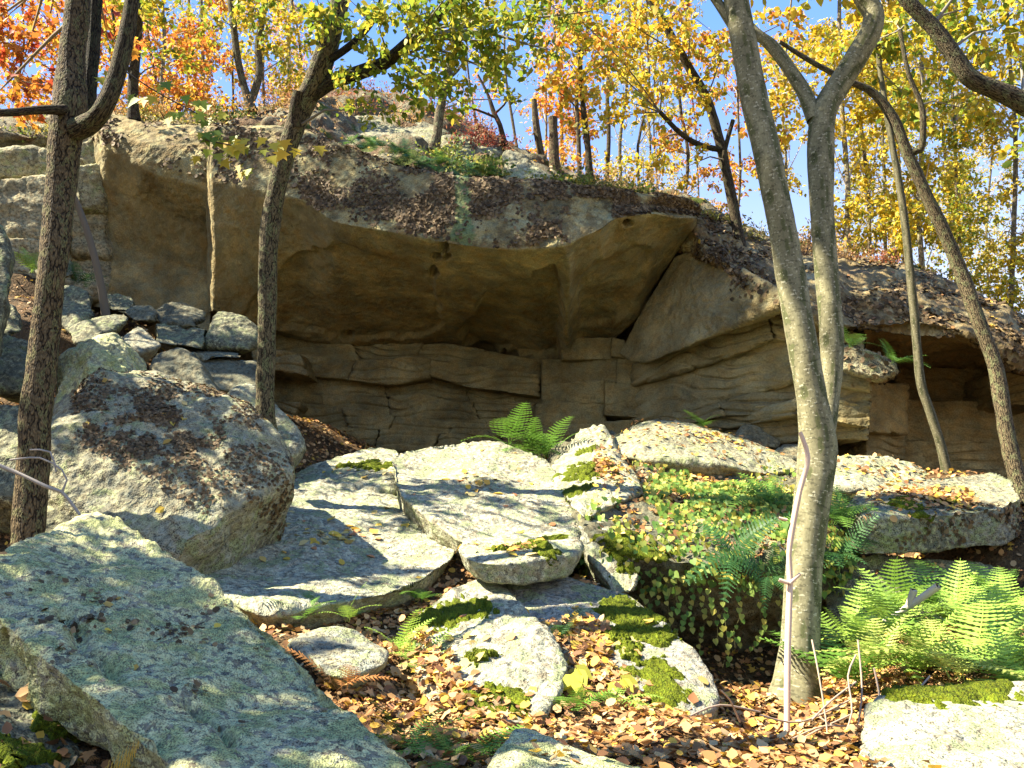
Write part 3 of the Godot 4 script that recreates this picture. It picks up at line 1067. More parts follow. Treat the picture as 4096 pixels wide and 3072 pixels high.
func build_cliff() -> void:
	var cliff := thing("cliff", "brown layered cliff with a deep overhanging rock shelter", "cliff", P(460, 450, 12.0), "", "structure")
	var hollow := PackedVector2Array([Vector2(454, 333), Vector2(466, 345), Vector2(490, 356), Vector2(539, 364), Vector2(561, 360), Vector2(562, 300), Vector2(556, 266), Vector2(520, 278), Vector2(480, 296), Vector2(476, 316)])
	var hollow2 := PackedVector2Array([Vector2(250, 320), Vector2(300, 338), Vector2(440, 340), Vector2(445, 300), Vector2(430, 268), Vector2(380, 252), Vector2(320, 246), Vector2(290, 262), Vector2(262, 280)])
	var scoop := PackedVector2Array([Vector2(574, 330), Vector2(610, 332), Vector2(648, 280), Vector2(660, 250), Vector2(630, 240), Vector2(590, 262), Vector2(575, 290)])
	var depth_in := func(poly: PackedVector2Array, q: Vector2) -> float:
		if not Geometry2D.is_point_in_polygon(q, poly): return 0.0
		var d := INF
		for k in poly.size():
			var c := Geometry2D.get_closest_point_to_segment(q, poly[k], poly[(k + 1) % poly.size()])
			d = minf(d, c.distance_to(q))
		return d
	var carve := func(q: Vector2, p: Vector3) -> float:
		if q.x < 207: return 0.0
		var w := Vector2(mid.get_noise_3dv(p * 0.5), mid.get_noise_3dv(p * 0.5 + Vector3(9, 0, 0))) * 9.0
		var off := 0.0
		off -= 0.20 * smoothstep(0.0, 3.0, depth_in.call(hollow, q + w))
		off -= 0.07 * smoothstep(0.0, 3.0, depth_in.call(hollow2, q + w * 1.4))
		off -= 0.07 * smoothstep(0.0, 8.0, depth_in.call(scoop, q + w))
		# small deep cavities weathered into the roof
		for pit in [[444.0, 249.0, 4.0, 5.0], [436.0, 257.0, 6.0, 4.0], [447.0, 258.0, 3.5, 3.5], [434.0, 273.0, 3.0, 7.0], [352.0, 327.0, 4.0, 4.5], [348.0, 338.0, 3.5, 4.5], [629.0, 224.0, 4.0, 3.5]]:
			var pd := Vector2((q.x - pit[0]) / pit[2], (q.y - pit[1]) / pit[3]).length() + w.x * 0.16 + fine.get_noise_3dv(p) * 0.5
			if pd < 1.0: off -= 0.3 * smoothstep(1.0, 0.55, pd)
		# the rib that runs up the roof
		off += 0.10 * exp(-pow((q.x - 566.0 - w.x * 0.4) / 5.0, 2.0)) * smoothstep(240.0, 275.0, q.y)
		return off
	var paint := func(q: Vector2, p: Vector3, _n: Vector3, cc: Color) -> Color:
		var lip := at_line(LIP, q.x)
		var e1 := patch.get_noise_3dv(p * 0.9)
		var e2 := mid.get_noise_3dv(p * 0.9) * 0.5 + fine.get_noise_3dv(p) * 0.5
		if q.y < lip + e1 * 8.0 + e2 * 4.0:
			var t := 0.85 + 0.3 * e2
			var c := Color(0.37, 0.32, 0.2) * (t + 0.35 * e2)
			if e1 + e2 * 1.1 > 0.1: c = Color(0.5, 0.47, 0.3) * t
			if absf(q.x - 462.0 - e1 * 12.0) < 9.0 + e2 * 7.0: c = Color(0.27, 0.36, 0.2) * t
			return c
		# pale mineral bloom and rusty film
		if e1 > 0.22 + e2 * 0.2: return cc * Color(1.25, 1.22, 1.15)
		if e1 < -0.25 + e2 * 0.2: return cc * Color(0.97, 0.88, 0.76)
		return cc
	# the left block of the overhang
	var brown := Color(0.345, 0.31, 0.2)
	var cols := []
	for k in [[88, 290, 12.6, 146, 12.2, 113, 12.5], [100, 291, 12.2, 145, 11.4, 114, 11.9], [113, 293, 12.1, 150, 11.3, 115, 11.8], [140, 300, 12.2, 163, 11.2, 121, 11.7], [160, 305, 12.3, 172, 11.2, 124, 11.7], [185, 312, 12.3, 180, 11.2, 126, 11.6], [210, 318, 12.3, 187, 11.2, 127, 11.6]]:
		var px: float = k[0]
		var jy: float = k[1]
		var jz: float = k[2]
		var ly: float = k[3]
		var lz: float = k[4]
		cols.append(col(px, [[jy + 16, jz - 0.15], [jy, jz], [lerpf(jy, ly, 0.35), jz + 0.15], [lerpf(jy, ly, 0.7), lerpf(jz, lz, 0.45) + 0.1], [ly + 3, lz + 0.05], [lerpf(ly, k[5], 0.5), lz + 0.05], [k[5], k[6]], [k[5] - 3, k[6] + 1.2]]))
	loft("overhang", cols, 110, 130, {"rough": 0.022, "chips": 0.035, "color": brown, "paint": paint, "keep": "left_overhang", "crisp": 0.6}, cliff)
	# the great roof
	cols = []
	for k in [[205, 313, 13.0, 184, 12.2, 128, 12.30], [209, 312, 12.0, 183, 10.9, 128, 11.05], [214, 312, 11.8, 182, 10.6, 128, 10.80], [236, 319, 12.0, 186, 10.5, 128, 10.72], [259, 326, 12.2, 190, 10.4, 128, 10.65], [301, 340, 12.8, 200, 10.2, 130, 10.50], [333, 345, 13.0, 222, 10.0, 142, 10.30], [394, 348, 13.2, 233, 9.8, 165, 10.10], [428, 348, 13.3, 240, 9.7, 172, 10.00], [463, 348, 13.3, 246, 9.6, 178, 9.90], [509, 358, 13.2, 250, 9.5, 181, 9.80], [540, 364, 13.0, 249, 9.5, 182, 9.78], [565, 360, 12.8, 245, 9.5, 183, 9.75], [584, 348, 12.6, 237, 9.55, 186, 9.78], [602, 342, 12.4, 229, 9.6, 188, 9.80], [616, 340, 12.2, 219, 9.7, 190, 9.85], [640, 318, 11.8, 215, 9.75, 193, 9.88], [657, 282, 11.4, 214, 9.8, 195, 9.90], [680, 248, 10.8, 218, 9.9, 200, 9.98], [692, 234, 10.45, 218, 10.0, 203, 10.05], [698, 224, 10.3, 217, 10.15, 207, 10.18]]:
		var px: float = k[0]
		var jy: float = k[1]
		var jz: float = k[2]
		var ly: float = k[3]
		var lz: float = k[4]
		cols.append(col(px, [[jy + 2, jz + 0.8], [jy, jz], [lerpf(jy, ly, 0.33), lerpf(jz, lz, 0.38)], [lerpf(jy, ly, 0.68), lerpf(jz, lz, 0.74)], [ly, lz], [lerpf(ly, k[5], 0.5), lz + 0.12], [k[5], k[6]], [k[5] - 1, k[6] + 1.0]]))
	loft("overhang", cols, 360, 180, {"rough": 0.018, "chips": 0.025, "color": brown, "carve": carve, "paint": paint, "keep": "overhang", "crisp": 0.8}, cliff)
	# the sloping cap of the cliff beyond the roof
	cols = []
	for k in [[655, 204, 10.9, 225, 10.9, 240, 11.2], [688, 214, 10.5, 234, 10.4, 252, 10.6], [700, 216, 10.6, 238, 10.2, 256, 10.3], [718, 222, 10.9, 240, 10.2, 262, 9.95], [741, 231, 11.0, 256, 10.0, 282, 9.7], [760, 240, 10.95, 268, 9.85, 300, 9.5], [790, 250, 10.85, 278, 9.8, 308, 9.3], [833, 257, 10.7, 290, 9.6, 324, 9.1], [880, 267, 10.45, 300, 9.5, 328, 9.1], [913, 278, 10.35, 306, 9.4, 330, 9.0], [944, 288, 10.25, 312, 9.3, 332, 8.9], [975, 300, 10.15, 319, 9.2, 337, 8.9], [1001, 308, 10.05, 330, 9.2, 350, 8.9], [1030, 332, 9.95, 350, 9.2, 362, 8.9], [1200, 360, 9.8, 365, 9.3, 380, 8.9]]:
		cols.append(col(k[0], [[k[1], k[2] + 1.0], [k[1], k[2]], [k[3], k[4]], [k[5], k[6]], [k[5] + 6, k[6] + 0.35]]))
	var cappaint := func(_q: Vector2, p: Vector3, _n: Vector3, cc: Color) -> Color:
		var e := patch.get_noise_3dv(p * 0.9) + 0.5 * fine.get_noise_3dv(p)
		if e > 0.3: return Color(0.5, 0.46, 0.34)
		if e < -0.3: return Color(0.22, 0.18, 0.13)
		return cc
	loft("cap_rock", cols, 220, 70, {"rough": 0.07, "chips": 0.14, "color": Color(0.3, 0.25, 0.16), "paint": cappaint, "flip": true, "keep": "cap"}, cliff)
	# roof of the second shelter
	cols = []
	for k in [[866, 327, 9.15, 362, 10.2], [880, 329, 9.1, 364, 11.2], [913, 331, 9.0, 366, 11.5], [944, 333, 8.95, 364, 11.6], [975, 338, 8.95, 363, 11.6], [1001, 351, 8.95, 370, 11.5], [1040, 364, 8.95, 380, 11.4], [1200, 382, 8.95, 390, 11.4]]:
		cols.append(col(k[0], [[k[1], k[2]], [lerpf(k[1], k[3], 0.5), lerpf(k[2], k[4], 0.4)], [k[3], k[4]], [k[3] + 3, k[4] + 0.8]]))
	loft("overhang", cols, 120, 50, {"rough": 0.06, "chips": 0.1, "color": Color(0.4, 0.29, 0.16), "flip": true}, cliff)
	# bedded back wall, each bed broken into blocks
	var lines := [
		[[250, 330], [278, 339], [352, 345], [420, 345], [454, 345], [486, 355], [540, 362]],
		[[250, 346], [278, 352], [361, 362], [418, 358], [480, 370], [540, 376]],
		[[250, 366], [300, 374], [356, 379], [392, 383], [421, 376], [449, 376], [474, 387], [509, 391], [540, 396]],
		[[250, 386], [320, 394], [389, 397], [418, 394], [458, 400], [495, 405], [540, 405]],
		[[250, 400], [341, 408], [372, 415], [392, 416], [418, 421], [458, 423], [495, 420], [540, 416]],
		[[250, 418], [341, 427], [400, 431], [458, 435], [540, 431]],
		[[250, 436], [341, 446], [395, 450], [458, 450], [540, 446]],
		[[250, 462], [341, 466], [395, 468], [458, 468], [540, 466]]]
	var fronts := [13.05, 12.88, 13.12, 12.98, 12.88, 12.76, 12.62]
	var cuts := [[252, 352, 424, 540], [252, 300, 357, 430, 540], [252, 380, 462, 538], [252, 320, 388, 472, 536], [252, 300, 342, 396, 452, 536], [252, 330, 380, 440, 500, 536], [252, 310, 368, 430, 490, 536]]
	for r in 7:
		for k in cuts[r].size() - 1:
			var a: float = cuts[r][k]
			var b: float = cuts[r][k + 1]
			var t := 0.9 + 0.2 * rng.randf()
			var z: float = fronts[r] + rng.randf_range(-0.07, 0.07) - (0.5 if b < 310 else 0.0)
			var ja := 0.0 if k == 0 else sin(a * 1.7 + r) * 9.0
			var jb := 0.0 if k == cuts[r].size() - 2 else sin(b * 1.7 + r) * 9.0
			bed(cut(lines[r], a, b), cut(lines[r + 1], a + ja, b + jb), z + rng.randf_range(-0.06, 0.06), z, 1.2, cliff, {"n": 36, "p": 60.0, "rough": 0.016, "chips": 0.025, "layered": 0.055, "color": Color(0.36 * t, 0.32 * t, 0.2 * t), "mat": M.cliff})
	# blocks between the corner crack and the right wall
	for q in [[562, 616, 340, 338, 358, 359, 12.35, 12.1], [617, 640, 357, 359, 386, 385, 12.05, 11.9], [612, 625, 338, 342, 355, 357, 12.0, 11.95], [541, 618, 360, 358, 385, 381, 12.72, 12.08], [540, 606, 385, 382, 405, 402, 12.65, 12.2], [604, 642, 381, 386, 414, 418, 12.05, 11.8], [536, 606, 405, 402, 431, 430, 12.6, 12.2], [536, 642, 430, 420, 464, 464, 12.4, 11.9], [500, 560, 355, 362, 376, 376, 13.3, 13.3]]:
		var t := 0.9 + 0.25 * rng.randf()
		bed([[q[0], q[2]], [q[1], q[3]]], [[q[0], q[4]], [q[1], q[5]]], q[6], q[7], 1.2, cliff, {"n": 36, "p": 60.0, "rough": 0.016, "chips": 0.025, "layered": 0.02, "color": Color(0.36 * t, 0.315 * t, 0.19 * t), "mat": M.cliff})
	stone("rock_layer", [[530, 345, 13.2], [650, 335, 12.6], [650, 470, 12.4], [530, 470, 13.0], [530, 345, 14.2], [650, 335, 14.0], [650, 470, 14.0], [530, 470, 14.2]], {"n": 20, "p": 40.0, "rough": 0.02, "chips": 0.02, "color": Color(0.34, 0.3, 0.19), "mat": M.cliff}, cliff)
	# massive block and the fanned beds of the right wall
	stone("rock_layer", plate([[618, 352], [640, 322], [658, 282], [678, 254], [700, 251], [724, 258], [742, 272], [752, 286], [770, 299], [794, 302], [752, 315], [696, 343], [640, 362], [626, 360]], [[640, 358, 11.4], [752, 314, 9.55], [700, 254, 10.5]], 1.6, [], Vector3(0.35, 0.1, -0.9), 0.05), {"world": true, "n": 64, "p": 50.0, "rough": 0.02, "chips": 0.035, "color": Color(0.4, 0.36, 0.24), "mat": M.cliff, "keep": "right_block"}, cliff)
	var rl := [
		[[632, 366], [682, 350], [728, 331], [768, 307], [800, 309], [850, 330], [872, 340]],
		[[632, 384], [682, 373], [728, 355], [790, 333], [830, 335], [872, 352]],
		[[632, 404], [682, 394], [744, 377], [796, 357], [840, 358], [872, 372]],
		[[632, 424], [682, 413], [744, 398], [796, 380], [840, 382], [872, 392]],
		[[632, 434], [682, 425], [744, 411], [798, 399], [840, 400], [872, 408]],
		[[632, 446], [682, 437], [744, 424], [798, 413], [840, 416], [872, 428]],
		[[632, 458], [690, 452], [744, 444], [770, 430], [798, 422], [840, 428], [872, 440]]]
	rl.remove_at(2)
	var rcuts := [[634, 766, 866], [634, 800, 870], [634, 720, 871], [634, 800, 871], [634, 742, 868]]
	var wall_z := func(x: float) -> float: return at_line([[630, 11.9], [682, 10.9], [744, 10.1], [800, 9.6], [872, 9.25]], x)
	for r in 5:
		for k in rcuts[r].size() - 1:
			var a: float = rcuts[r][k]
			var b: float = rcuts[r][k + 1]
			var t := 0.9 + 0.25 * rng.randf()
			var out: float = [0.0, 0.06, 0.1, 0.06, 0.3][r] + rng.randf_range(-0.04, 0.04)
			var ja := 0.0 if k == 0 else sin(a * 1.7 + r) * 9.0
			var jb := 0.0 if k == rcuts[r].size() - 2 else sin(b * 1.7 + r) * 9.0
			bed(cut(rl[r], a, b), cut(rl[r + 1], a + ja, b + jb), wall_z.call(a) + out, wall_z.call(b) + out, 1.4, cliff, {"n": 48, "p": 60.0, "rough": 0.016, "chips": 0.025, "layered": 0.055, "color": Color(0.42 * t, 0.38 * t, 0.25 * t), "mat": M.cliff, "keep": "wall_%d_%d" % [r, k]})
	# beyond: the recess and the second shelter's wall
	for q in [[868, 908, 380, 386, 432, 432, 9.7, 10.2], [866, 905, 432, 432, 458, 458, 10.0, 10.4], [896, 1040, 366, 372, 400, 402, 11.3, 11.2], [900, 1050, 400, 404, 442, 442, 11.0, 10.8], [900, 1050, 442, 442, 474, 474, 10.8, 10.4], [890, 1060, 468, 470, 490, 492, 10.2, 9.8], [1000, 1060, 372, 384, 404, 406, 10.4, 9.8]]:
		var t := 0.85 + 0.3 * rng.randf()
		bed([[q[0], q[2]], [q[1], q[3]]], [[q[0], q[4]], [q[1], q[5]]], q[6], q[7], 1.3, cliff, {"n": 36, "p": 60.0, "rough": 0.016, "chips": 0.025, "layered": 0.055, "color": Color(0.42 * t, 0.34 * t, 0.2 * t), "mat": M.cliff})
	stone("rock_ledge", [[838, 352, 9.0], [842, 345, 9.2], [868, 352, 8.9], [893, 362, 8.9], [897, 372, 8.8], [880, 380, 8.8], [850, 372, 8.9], [838, 366, 9.0], [850, 350, 10], [897, 370, 10], [880, 384, 10]], {"n": 30, "p": 60.0, "rough": 0.016, "chips": 0.025, "color": Color(0.42, 0.38, 0.28), "mat": M.lip, "keep": "ledge"}, cliff)
	# left end: stacked ledges
	for q in [[-60, 52, 176, 178, 232, 240, 11.4, 11.6], [-60, 44, 232, 240, 275, 280, 11.2, 11.5], [50, 80, 182, 176, 240, 238, 11.9, 12.0], [76, 103, 168, 165, 208, 205, 11.7, 11.9], [72, 106, 206, 206, 250, 255, 11.9, 12.1], [60, 110, 248, 252, 296, 298, 12.0, 12.2], [-60, 40, 150, 152, 176, 178, 11.9, 12.0], [40, 78, 152, 150, 180, 178, 12.0, 12.1], [-60, 20, 124, 126, 150, 152, 12.4, 12.6], [20, 100, 128, 118, 152, 150, 12.4, 12.3], [74, 102, 140, 134, 168, 166, 12.0, 12.0]]:
		var t := 0.9 + 0.25 * rng.randf()
		bed([[q[0], q[2]], [q[1], q[3]]], [[q[0], q[4]], [q[1], q[5]]], q[6], q[7], 1.6, cliff, {"n": 28, "p": 16.0, "rough": 0.05, "chips": 0.08, "color": Color(0.42 * t, 0.39 * t, 0.29 * t), "mat": M.lip if q[2] < 170 else M.bare, "keep": "left_%d_%d" % [q[0], q[2]]})
	# the body of the hill behind the beds
	cols = []
	for k in [[-250, 100], [60, 115], [205, 130], [300, 150], [420, 200], [560, 210], [690, 225], [880, 290], [1030, 350], [1300, 370]]:
		cols.append(col(k[0], [[500, 14.2], [430, 14.2], [340 if k[0] > 205 else 200, 14.2], [k[1] + 20, 13.2]]))
	loft("rock_core", cols, 60, 20, {"rough": 0.1, "chips": 0.1, "color": Color(0.3, 0.24, 0.15)}, cliff)
	# rock tripe on the lip and the cap
	var lipwhere := func(p: Vector3, n: Vector3) -> bool:
		var q := to_px(p)
		if q.x < 300 or n.z < -0.3 or q.y > at_line(LIP, q.x) - 3: return false
		if absf(q.x - 462) < 8: return rng.randf() < 0.08
		if q.x > 568 and q.x < 614 and q.y > 196: return false
		var e := patch.get_noise_3dv(p * 0.7) + 0.4 * mid.get_noise_3dv(p)
		return rng.randf() < smoothstep(-0.25, 0.2, e + 0.35 * fine.get_noise_3dv(p * 0.6) + (0.06 if q.x > 420 else 0.0))
	tripe("rock_tripe", "overhang", 16000, 0.052, lipwhere, cliff)
	var leftwhere := func(p: Vector3, n: Vector3) -> bool:
		var q := to_px(p)
		if q.y > at_line(LIP, q.x) - 6 or n.z < -0.3: return false
		return rng.randf() < smoothstep(0.0, 0.3, patch.get_noise_3dv(p * 0.7 + Vector3(5, 0, 0)))
	tripe("rock_tripe", "left_overhang", 350, 0.07, leftwhere, cliff)
	tripe("rock_tripe", "overhang", 700, 0.07, func(p: Vector3, n: Vector3) -> bool:
		var q := to_px(p)
		return q.x > 215 and q.x < 300 and q.y < at_line(LIP, q.x) - 4 and rng.randf() < smoothstep(-0.05, 0.25, patch.get_noise_3dv(p * 0.8)), cliff)
	tripe("rock_tripe", "cap", 9000, 0.06, func(p: Vector3, n: Vector3) -> bool:
		var q := to_px(p)
		return q.x < 1060 and n.z > -0.3 and rng.randf() < smoothstep(-0.25, 0.15, patch.get_noise_3dv(p * 0.7)), cliff)
	tripe("rock_tripe", "ledge", 260, 0.07, func(p: Vector3, n: Vector3) -> bool: return n.z > -0.2, cliff)
	tripe("rock_tripe", "right_block", 400, 0.07, func(p: Vector3, n: Vector3) -> bool:
		var q := to_px(p)
		return n.z > -0.2 and q.x > 736 + 12 * patch.get_noise_3dv(p) and q.y < 300, cliff)

func build_boulders() -> void:
	# foreground
	boulder("boulder", "long tilted boulder thickly crusted with pale green lichen", plate([[-40, 572], [38, 541], [52, 527], [86, 513], [104, 521], [140, 543], [208, 585], [278, 642], [341, 695], [408, 762], [428, 812], [195, 780], [150, 704], [70, 642], [0, 598], [-40, 585]], [[86, 514, 4.6], [406, 762, 2.75], [70, 640, 3.05]], 0.35, [[0, 628, 3.45], [51, 678, 3.25], [96, 740, 2.95], [124, 790, 2.75], [-40, 640, 3.6]]), {"world": true, "n": 108, "p": 17.0, "rough": 0.03, "chips": 0.1, "color": Color(0.33, 0.32, 0.27), "mat": M.lichen, "keep": "front", "cracks": [[88, 622, 3.4, 150, 690, 2.95, 0.02, 0.06], [186, 700, 2.9, 235, 768, 2.6, 0.02, 0.05], [150, 560, 4.3, 205, 592, 4.15, 0.025, 0.05], [60, 625, 3.3, 74, 690, 3.2, 0.05, 0.09]]})
	boulder("boulder", "dark mossy boulder tucked under the long lichen boulder", [[-40, 668, 3.2], [0, 655, 3.3], [22, 654, 3.4], [45, 676, 3.4], [90, 735, 3.1], [104, 770, 2.9], [100, 800, 2.9], [-40, 720, 2.75], [20, 745, 2.7], [60, 790, 2.6], [-40, 800, 2.7], [0, 720, 4.0], [80, 790, 3.6]], {"n": 60, "p": 20.4, "rough": 0.03, "chips": 0.05, "color": Color(0.25, 0.25, 0.21), "mat": M.patchy, "keep": "dark_front", "moss": [[10, 760, 2.75, 0.12], [60, 720, 3.0, 0.1]]})
	boulder("boulder", "large pointed boulder patched with brown rock tripe and pale lichen", [[62, 420, 5.6], [99, 374, 5.9], [160, 383, 6.0], [216, 396, 6.1], [243, 410, 6.05], [287, 460, 5.9], [286, 482, 5.7], [241, 502, 5.3], [174, 548, 4.95], [62, 492, 5.1], [43, 449, 5.3], [60, 400, 6.9], [120, 372, 6.8], [250, 420, 7.0], [174, 620, 5.2], [50, 600, 5.2], [270, 570, 6.5]], {"n": 96, "p": 40.8, "rough": 0.03, "chips": 0.05, "color": Color(0.4, 0.385, 0.31), "mat": M.patchy, "keep": "tripe_boulder"})
	boulder("boulder", "steep grey boulder leaning behind the rock tripe boulder", [[56, 425, 6.4], [58, 370, 6.5], [67, 349, 6.6], [100, 336, 6.7], [111, 329, 6.8], [124, 342, 6.8], [149, 367, 6.9], [156, 392, 6.8], [90, 378, 6.1], [56, 440, 6.0], [60, 360, 7.6], [140, 360, 7.6], [150, 440, 7.2], [60, 470, 6.4]], {"n": 60, "p": 30.6, "rough": 0.04, "chips": 0.06, "color": Color(0.34, 0.35, 0.29), "mat": M.lichen, "keep": "lean"})
	boulder("boulder", "angular dark grey boulder behind the rock tripe boulder", [[152, 372, 7.8], [156, 358, 7.9], [184, 354, 8.0], [200, 368, 7.8], [218, 392, 7.6], [205, 398, 7.4], [160, 392, 7.4], [154, 384, 7.5], [184, 356, 8.6], [215, 395, 8.4], [180, 430, 7.8]], {"n": 40, "p": 34.0, "rough": 0.03, "chips": 0.05, "color": Color(0.24, 0.24, 0.19), "mat": M.bare})
	boulder("boulder", "flat faced grey stone propped against the left cliff foot", [[118, 336, 8.3], [138, 324, 8.6], [143, 327, 8.6], [162, 345, 8.3], [140, 352, 8.0], [134, 355, 8.0], [120, 340, 8.8], [150, 362, 8.6], [136, 372, 8.2]], {"n": 30, "p": 40.8, "rough": 0.02, "chips": 0.03, "color": Color(0.33, 0.33, 0.28), "mat": M.bare})
	boulder("boulder", "rounded boulder with a sunlit top behind the slanting tree", [[230, 400, 8.2], [236, 391, 8.3], [252, 390, 8.4], [272, 410, 8.3], [296, 428, 8.2], [303, 446, 8.0], [290, 462, 7.8], [262, 456, 7.7], [240, 430, 7.9], [250, 395, 9.2], [298, 440, 9.0], [280, 500, 8.4]], {"n": 44, "p": 23.8, "rough": 0.03, "chips": 0.05, "color": Color(0.34, 0.34, 0.29), "mat": M.slab})
	# talus under the left overhang
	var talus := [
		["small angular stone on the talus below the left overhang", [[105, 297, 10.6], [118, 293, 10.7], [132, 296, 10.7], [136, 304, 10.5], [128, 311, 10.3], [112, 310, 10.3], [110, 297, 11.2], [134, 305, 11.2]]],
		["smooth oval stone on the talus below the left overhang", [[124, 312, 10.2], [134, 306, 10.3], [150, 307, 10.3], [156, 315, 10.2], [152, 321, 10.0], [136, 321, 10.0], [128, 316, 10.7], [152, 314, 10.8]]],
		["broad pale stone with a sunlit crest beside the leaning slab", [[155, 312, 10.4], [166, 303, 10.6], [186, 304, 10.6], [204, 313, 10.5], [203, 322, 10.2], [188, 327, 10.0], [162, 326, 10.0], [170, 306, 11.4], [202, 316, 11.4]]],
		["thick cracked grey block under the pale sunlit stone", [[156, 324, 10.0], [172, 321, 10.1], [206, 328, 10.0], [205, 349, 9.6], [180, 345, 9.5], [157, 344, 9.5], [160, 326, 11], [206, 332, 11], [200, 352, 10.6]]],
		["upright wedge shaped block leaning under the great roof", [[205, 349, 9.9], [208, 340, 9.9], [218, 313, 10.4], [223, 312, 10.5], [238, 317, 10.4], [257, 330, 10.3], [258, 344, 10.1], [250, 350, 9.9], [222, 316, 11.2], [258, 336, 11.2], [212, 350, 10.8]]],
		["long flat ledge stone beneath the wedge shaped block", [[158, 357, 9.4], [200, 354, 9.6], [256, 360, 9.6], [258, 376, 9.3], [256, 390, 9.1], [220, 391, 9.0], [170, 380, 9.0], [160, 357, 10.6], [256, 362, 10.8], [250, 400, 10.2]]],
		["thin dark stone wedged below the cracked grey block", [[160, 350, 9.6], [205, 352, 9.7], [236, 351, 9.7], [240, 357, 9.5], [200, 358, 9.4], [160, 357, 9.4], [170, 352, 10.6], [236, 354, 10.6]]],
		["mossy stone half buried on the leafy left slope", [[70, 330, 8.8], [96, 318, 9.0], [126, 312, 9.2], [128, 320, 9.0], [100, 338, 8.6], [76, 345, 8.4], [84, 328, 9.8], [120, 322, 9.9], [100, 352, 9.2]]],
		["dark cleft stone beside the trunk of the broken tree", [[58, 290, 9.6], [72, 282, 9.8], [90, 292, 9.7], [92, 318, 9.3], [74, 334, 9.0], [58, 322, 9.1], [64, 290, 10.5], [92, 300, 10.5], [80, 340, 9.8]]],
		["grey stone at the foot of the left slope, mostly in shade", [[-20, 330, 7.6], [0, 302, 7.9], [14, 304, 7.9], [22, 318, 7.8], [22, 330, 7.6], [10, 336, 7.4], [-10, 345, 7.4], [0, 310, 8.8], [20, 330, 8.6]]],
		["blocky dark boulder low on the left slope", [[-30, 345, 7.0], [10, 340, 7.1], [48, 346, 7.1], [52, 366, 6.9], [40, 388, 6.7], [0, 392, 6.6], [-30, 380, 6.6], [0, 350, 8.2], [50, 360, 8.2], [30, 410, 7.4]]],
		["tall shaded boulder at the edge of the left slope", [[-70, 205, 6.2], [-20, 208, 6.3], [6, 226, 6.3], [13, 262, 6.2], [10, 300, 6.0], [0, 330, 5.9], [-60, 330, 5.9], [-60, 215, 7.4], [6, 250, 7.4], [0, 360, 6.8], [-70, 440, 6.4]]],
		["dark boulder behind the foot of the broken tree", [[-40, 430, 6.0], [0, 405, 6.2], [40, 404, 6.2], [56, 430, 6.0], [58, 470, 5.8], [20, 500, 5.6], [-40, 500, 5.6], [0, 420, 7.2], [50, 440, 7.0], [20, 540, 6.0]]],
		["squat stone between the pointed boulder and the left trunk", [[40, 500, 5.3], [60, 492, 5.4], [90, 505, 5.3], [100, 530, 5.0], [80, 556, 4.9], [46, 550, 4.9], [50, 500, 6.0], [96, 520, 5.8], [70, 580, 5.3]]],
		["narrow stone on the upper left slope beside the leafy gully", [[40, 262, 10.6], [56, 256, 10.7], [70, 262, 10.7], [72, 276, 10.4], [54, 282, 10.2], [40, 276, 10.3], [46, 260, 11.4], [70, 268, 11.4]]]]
	for q in talus:
		var t := 0.85 + 0.3 * rng.randf()
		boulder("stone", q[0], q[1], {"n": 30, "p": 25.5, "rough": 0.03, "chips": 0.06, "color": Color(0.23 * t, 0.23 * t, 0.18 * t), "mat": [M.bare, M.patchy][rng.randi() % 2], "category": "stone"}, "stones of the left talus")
	# the pale slabs
	boulder("slab", "broad pale slab freckled with yellow leaves, beside the pointed boulder", plate([[168, 549], [208, 513], [250, 490], [287, 479], [330, 476], [370, 479], [398, 489], [438, 509], [454, 537], [454, 556], [430, 574], [400, 590], [330, 602], [266, 610], [225, 598], [198, 574]], [[266, 612, 4.8], [400, 592, 5.3], [330, 476, 8.2]], 0.3), {"world": true, "n": 110, "p": 44.0, "rough": 0.022, "chips": 0.05, "color": Color(0.41, 0.41, 0.36), "mat": M.slab, "category": "rock slab", "keep": "slab_a"})
	boulder("slab", "thin mossy slab wedged behind the broad pale slab", plate([[286, 478], [312, 464], [350, 455], [370, 449], [396, 450], [404, 470], [394, 490], [340, 488]], [[300, 486, 8.0], [400, 486, 7.9], [372, 450, 9.2]], 0.3), {"world": true, "n": 56, "p": 44.0, "rough": 0.025, "chips": 0.05, "color": Color(0.38, 0.38, 0.32), "mat": M.slab, "category": "rock slab", "keep": "slab_a2", "moss": [[372, 465, 8.6, 0.22], [345, 466, 8.6, 0.12]]})
	boulder("slab", "blocky pale slab with a squared upper edge below the great roof", plate([[392, 458], [404, 451], [440, 446], [476, 442], [500, 442], [514, 446], [536, 456], [554, 470], [562, 492], [571, 514], [580, 532], [540, 537], [508, 539], [470, 544], [440, 522], [405, 500], [394, 480]], [[470, 543, 5.95], [579, 532, 6.3], [480, 442, 9.0]], 0.4), {"world": true, "n": 100, "p": 44.0, "rough": 0.025, "chips": 0.06, "color": Color(0.40, 0.39, 0.34), "mat": M.slab, "category": "rock slab", "keep": "slab_b"})
	boulder("slab", "small flat slab strewn with leaves between the larger slabs", plate([[460, 548], [470, 542], [508, 538], [542, 533], [570, 535], [581, 546], [575, 553], [554, 558], [518, 563], [494, 564], [478, 562], [462, 556]], [[518, 563, 5.35], [580, 546, 5.75], [508, 539, 5.95]], 0.14), {"world": true, "n": 60, "p": 30.0, "rough": 0.018, "chips": 0.04, "color": Color(0.43, 0.42, 0.36), "mat": M.slab, "category": "rock slab", "keep": "slab_c", "moss": [[535, 545, 5.7, 0.12], [560, 542, 5.85, 0.09], [548, 555, 5.5, 0.1], [500, 548, 5.6, 0.06]]})
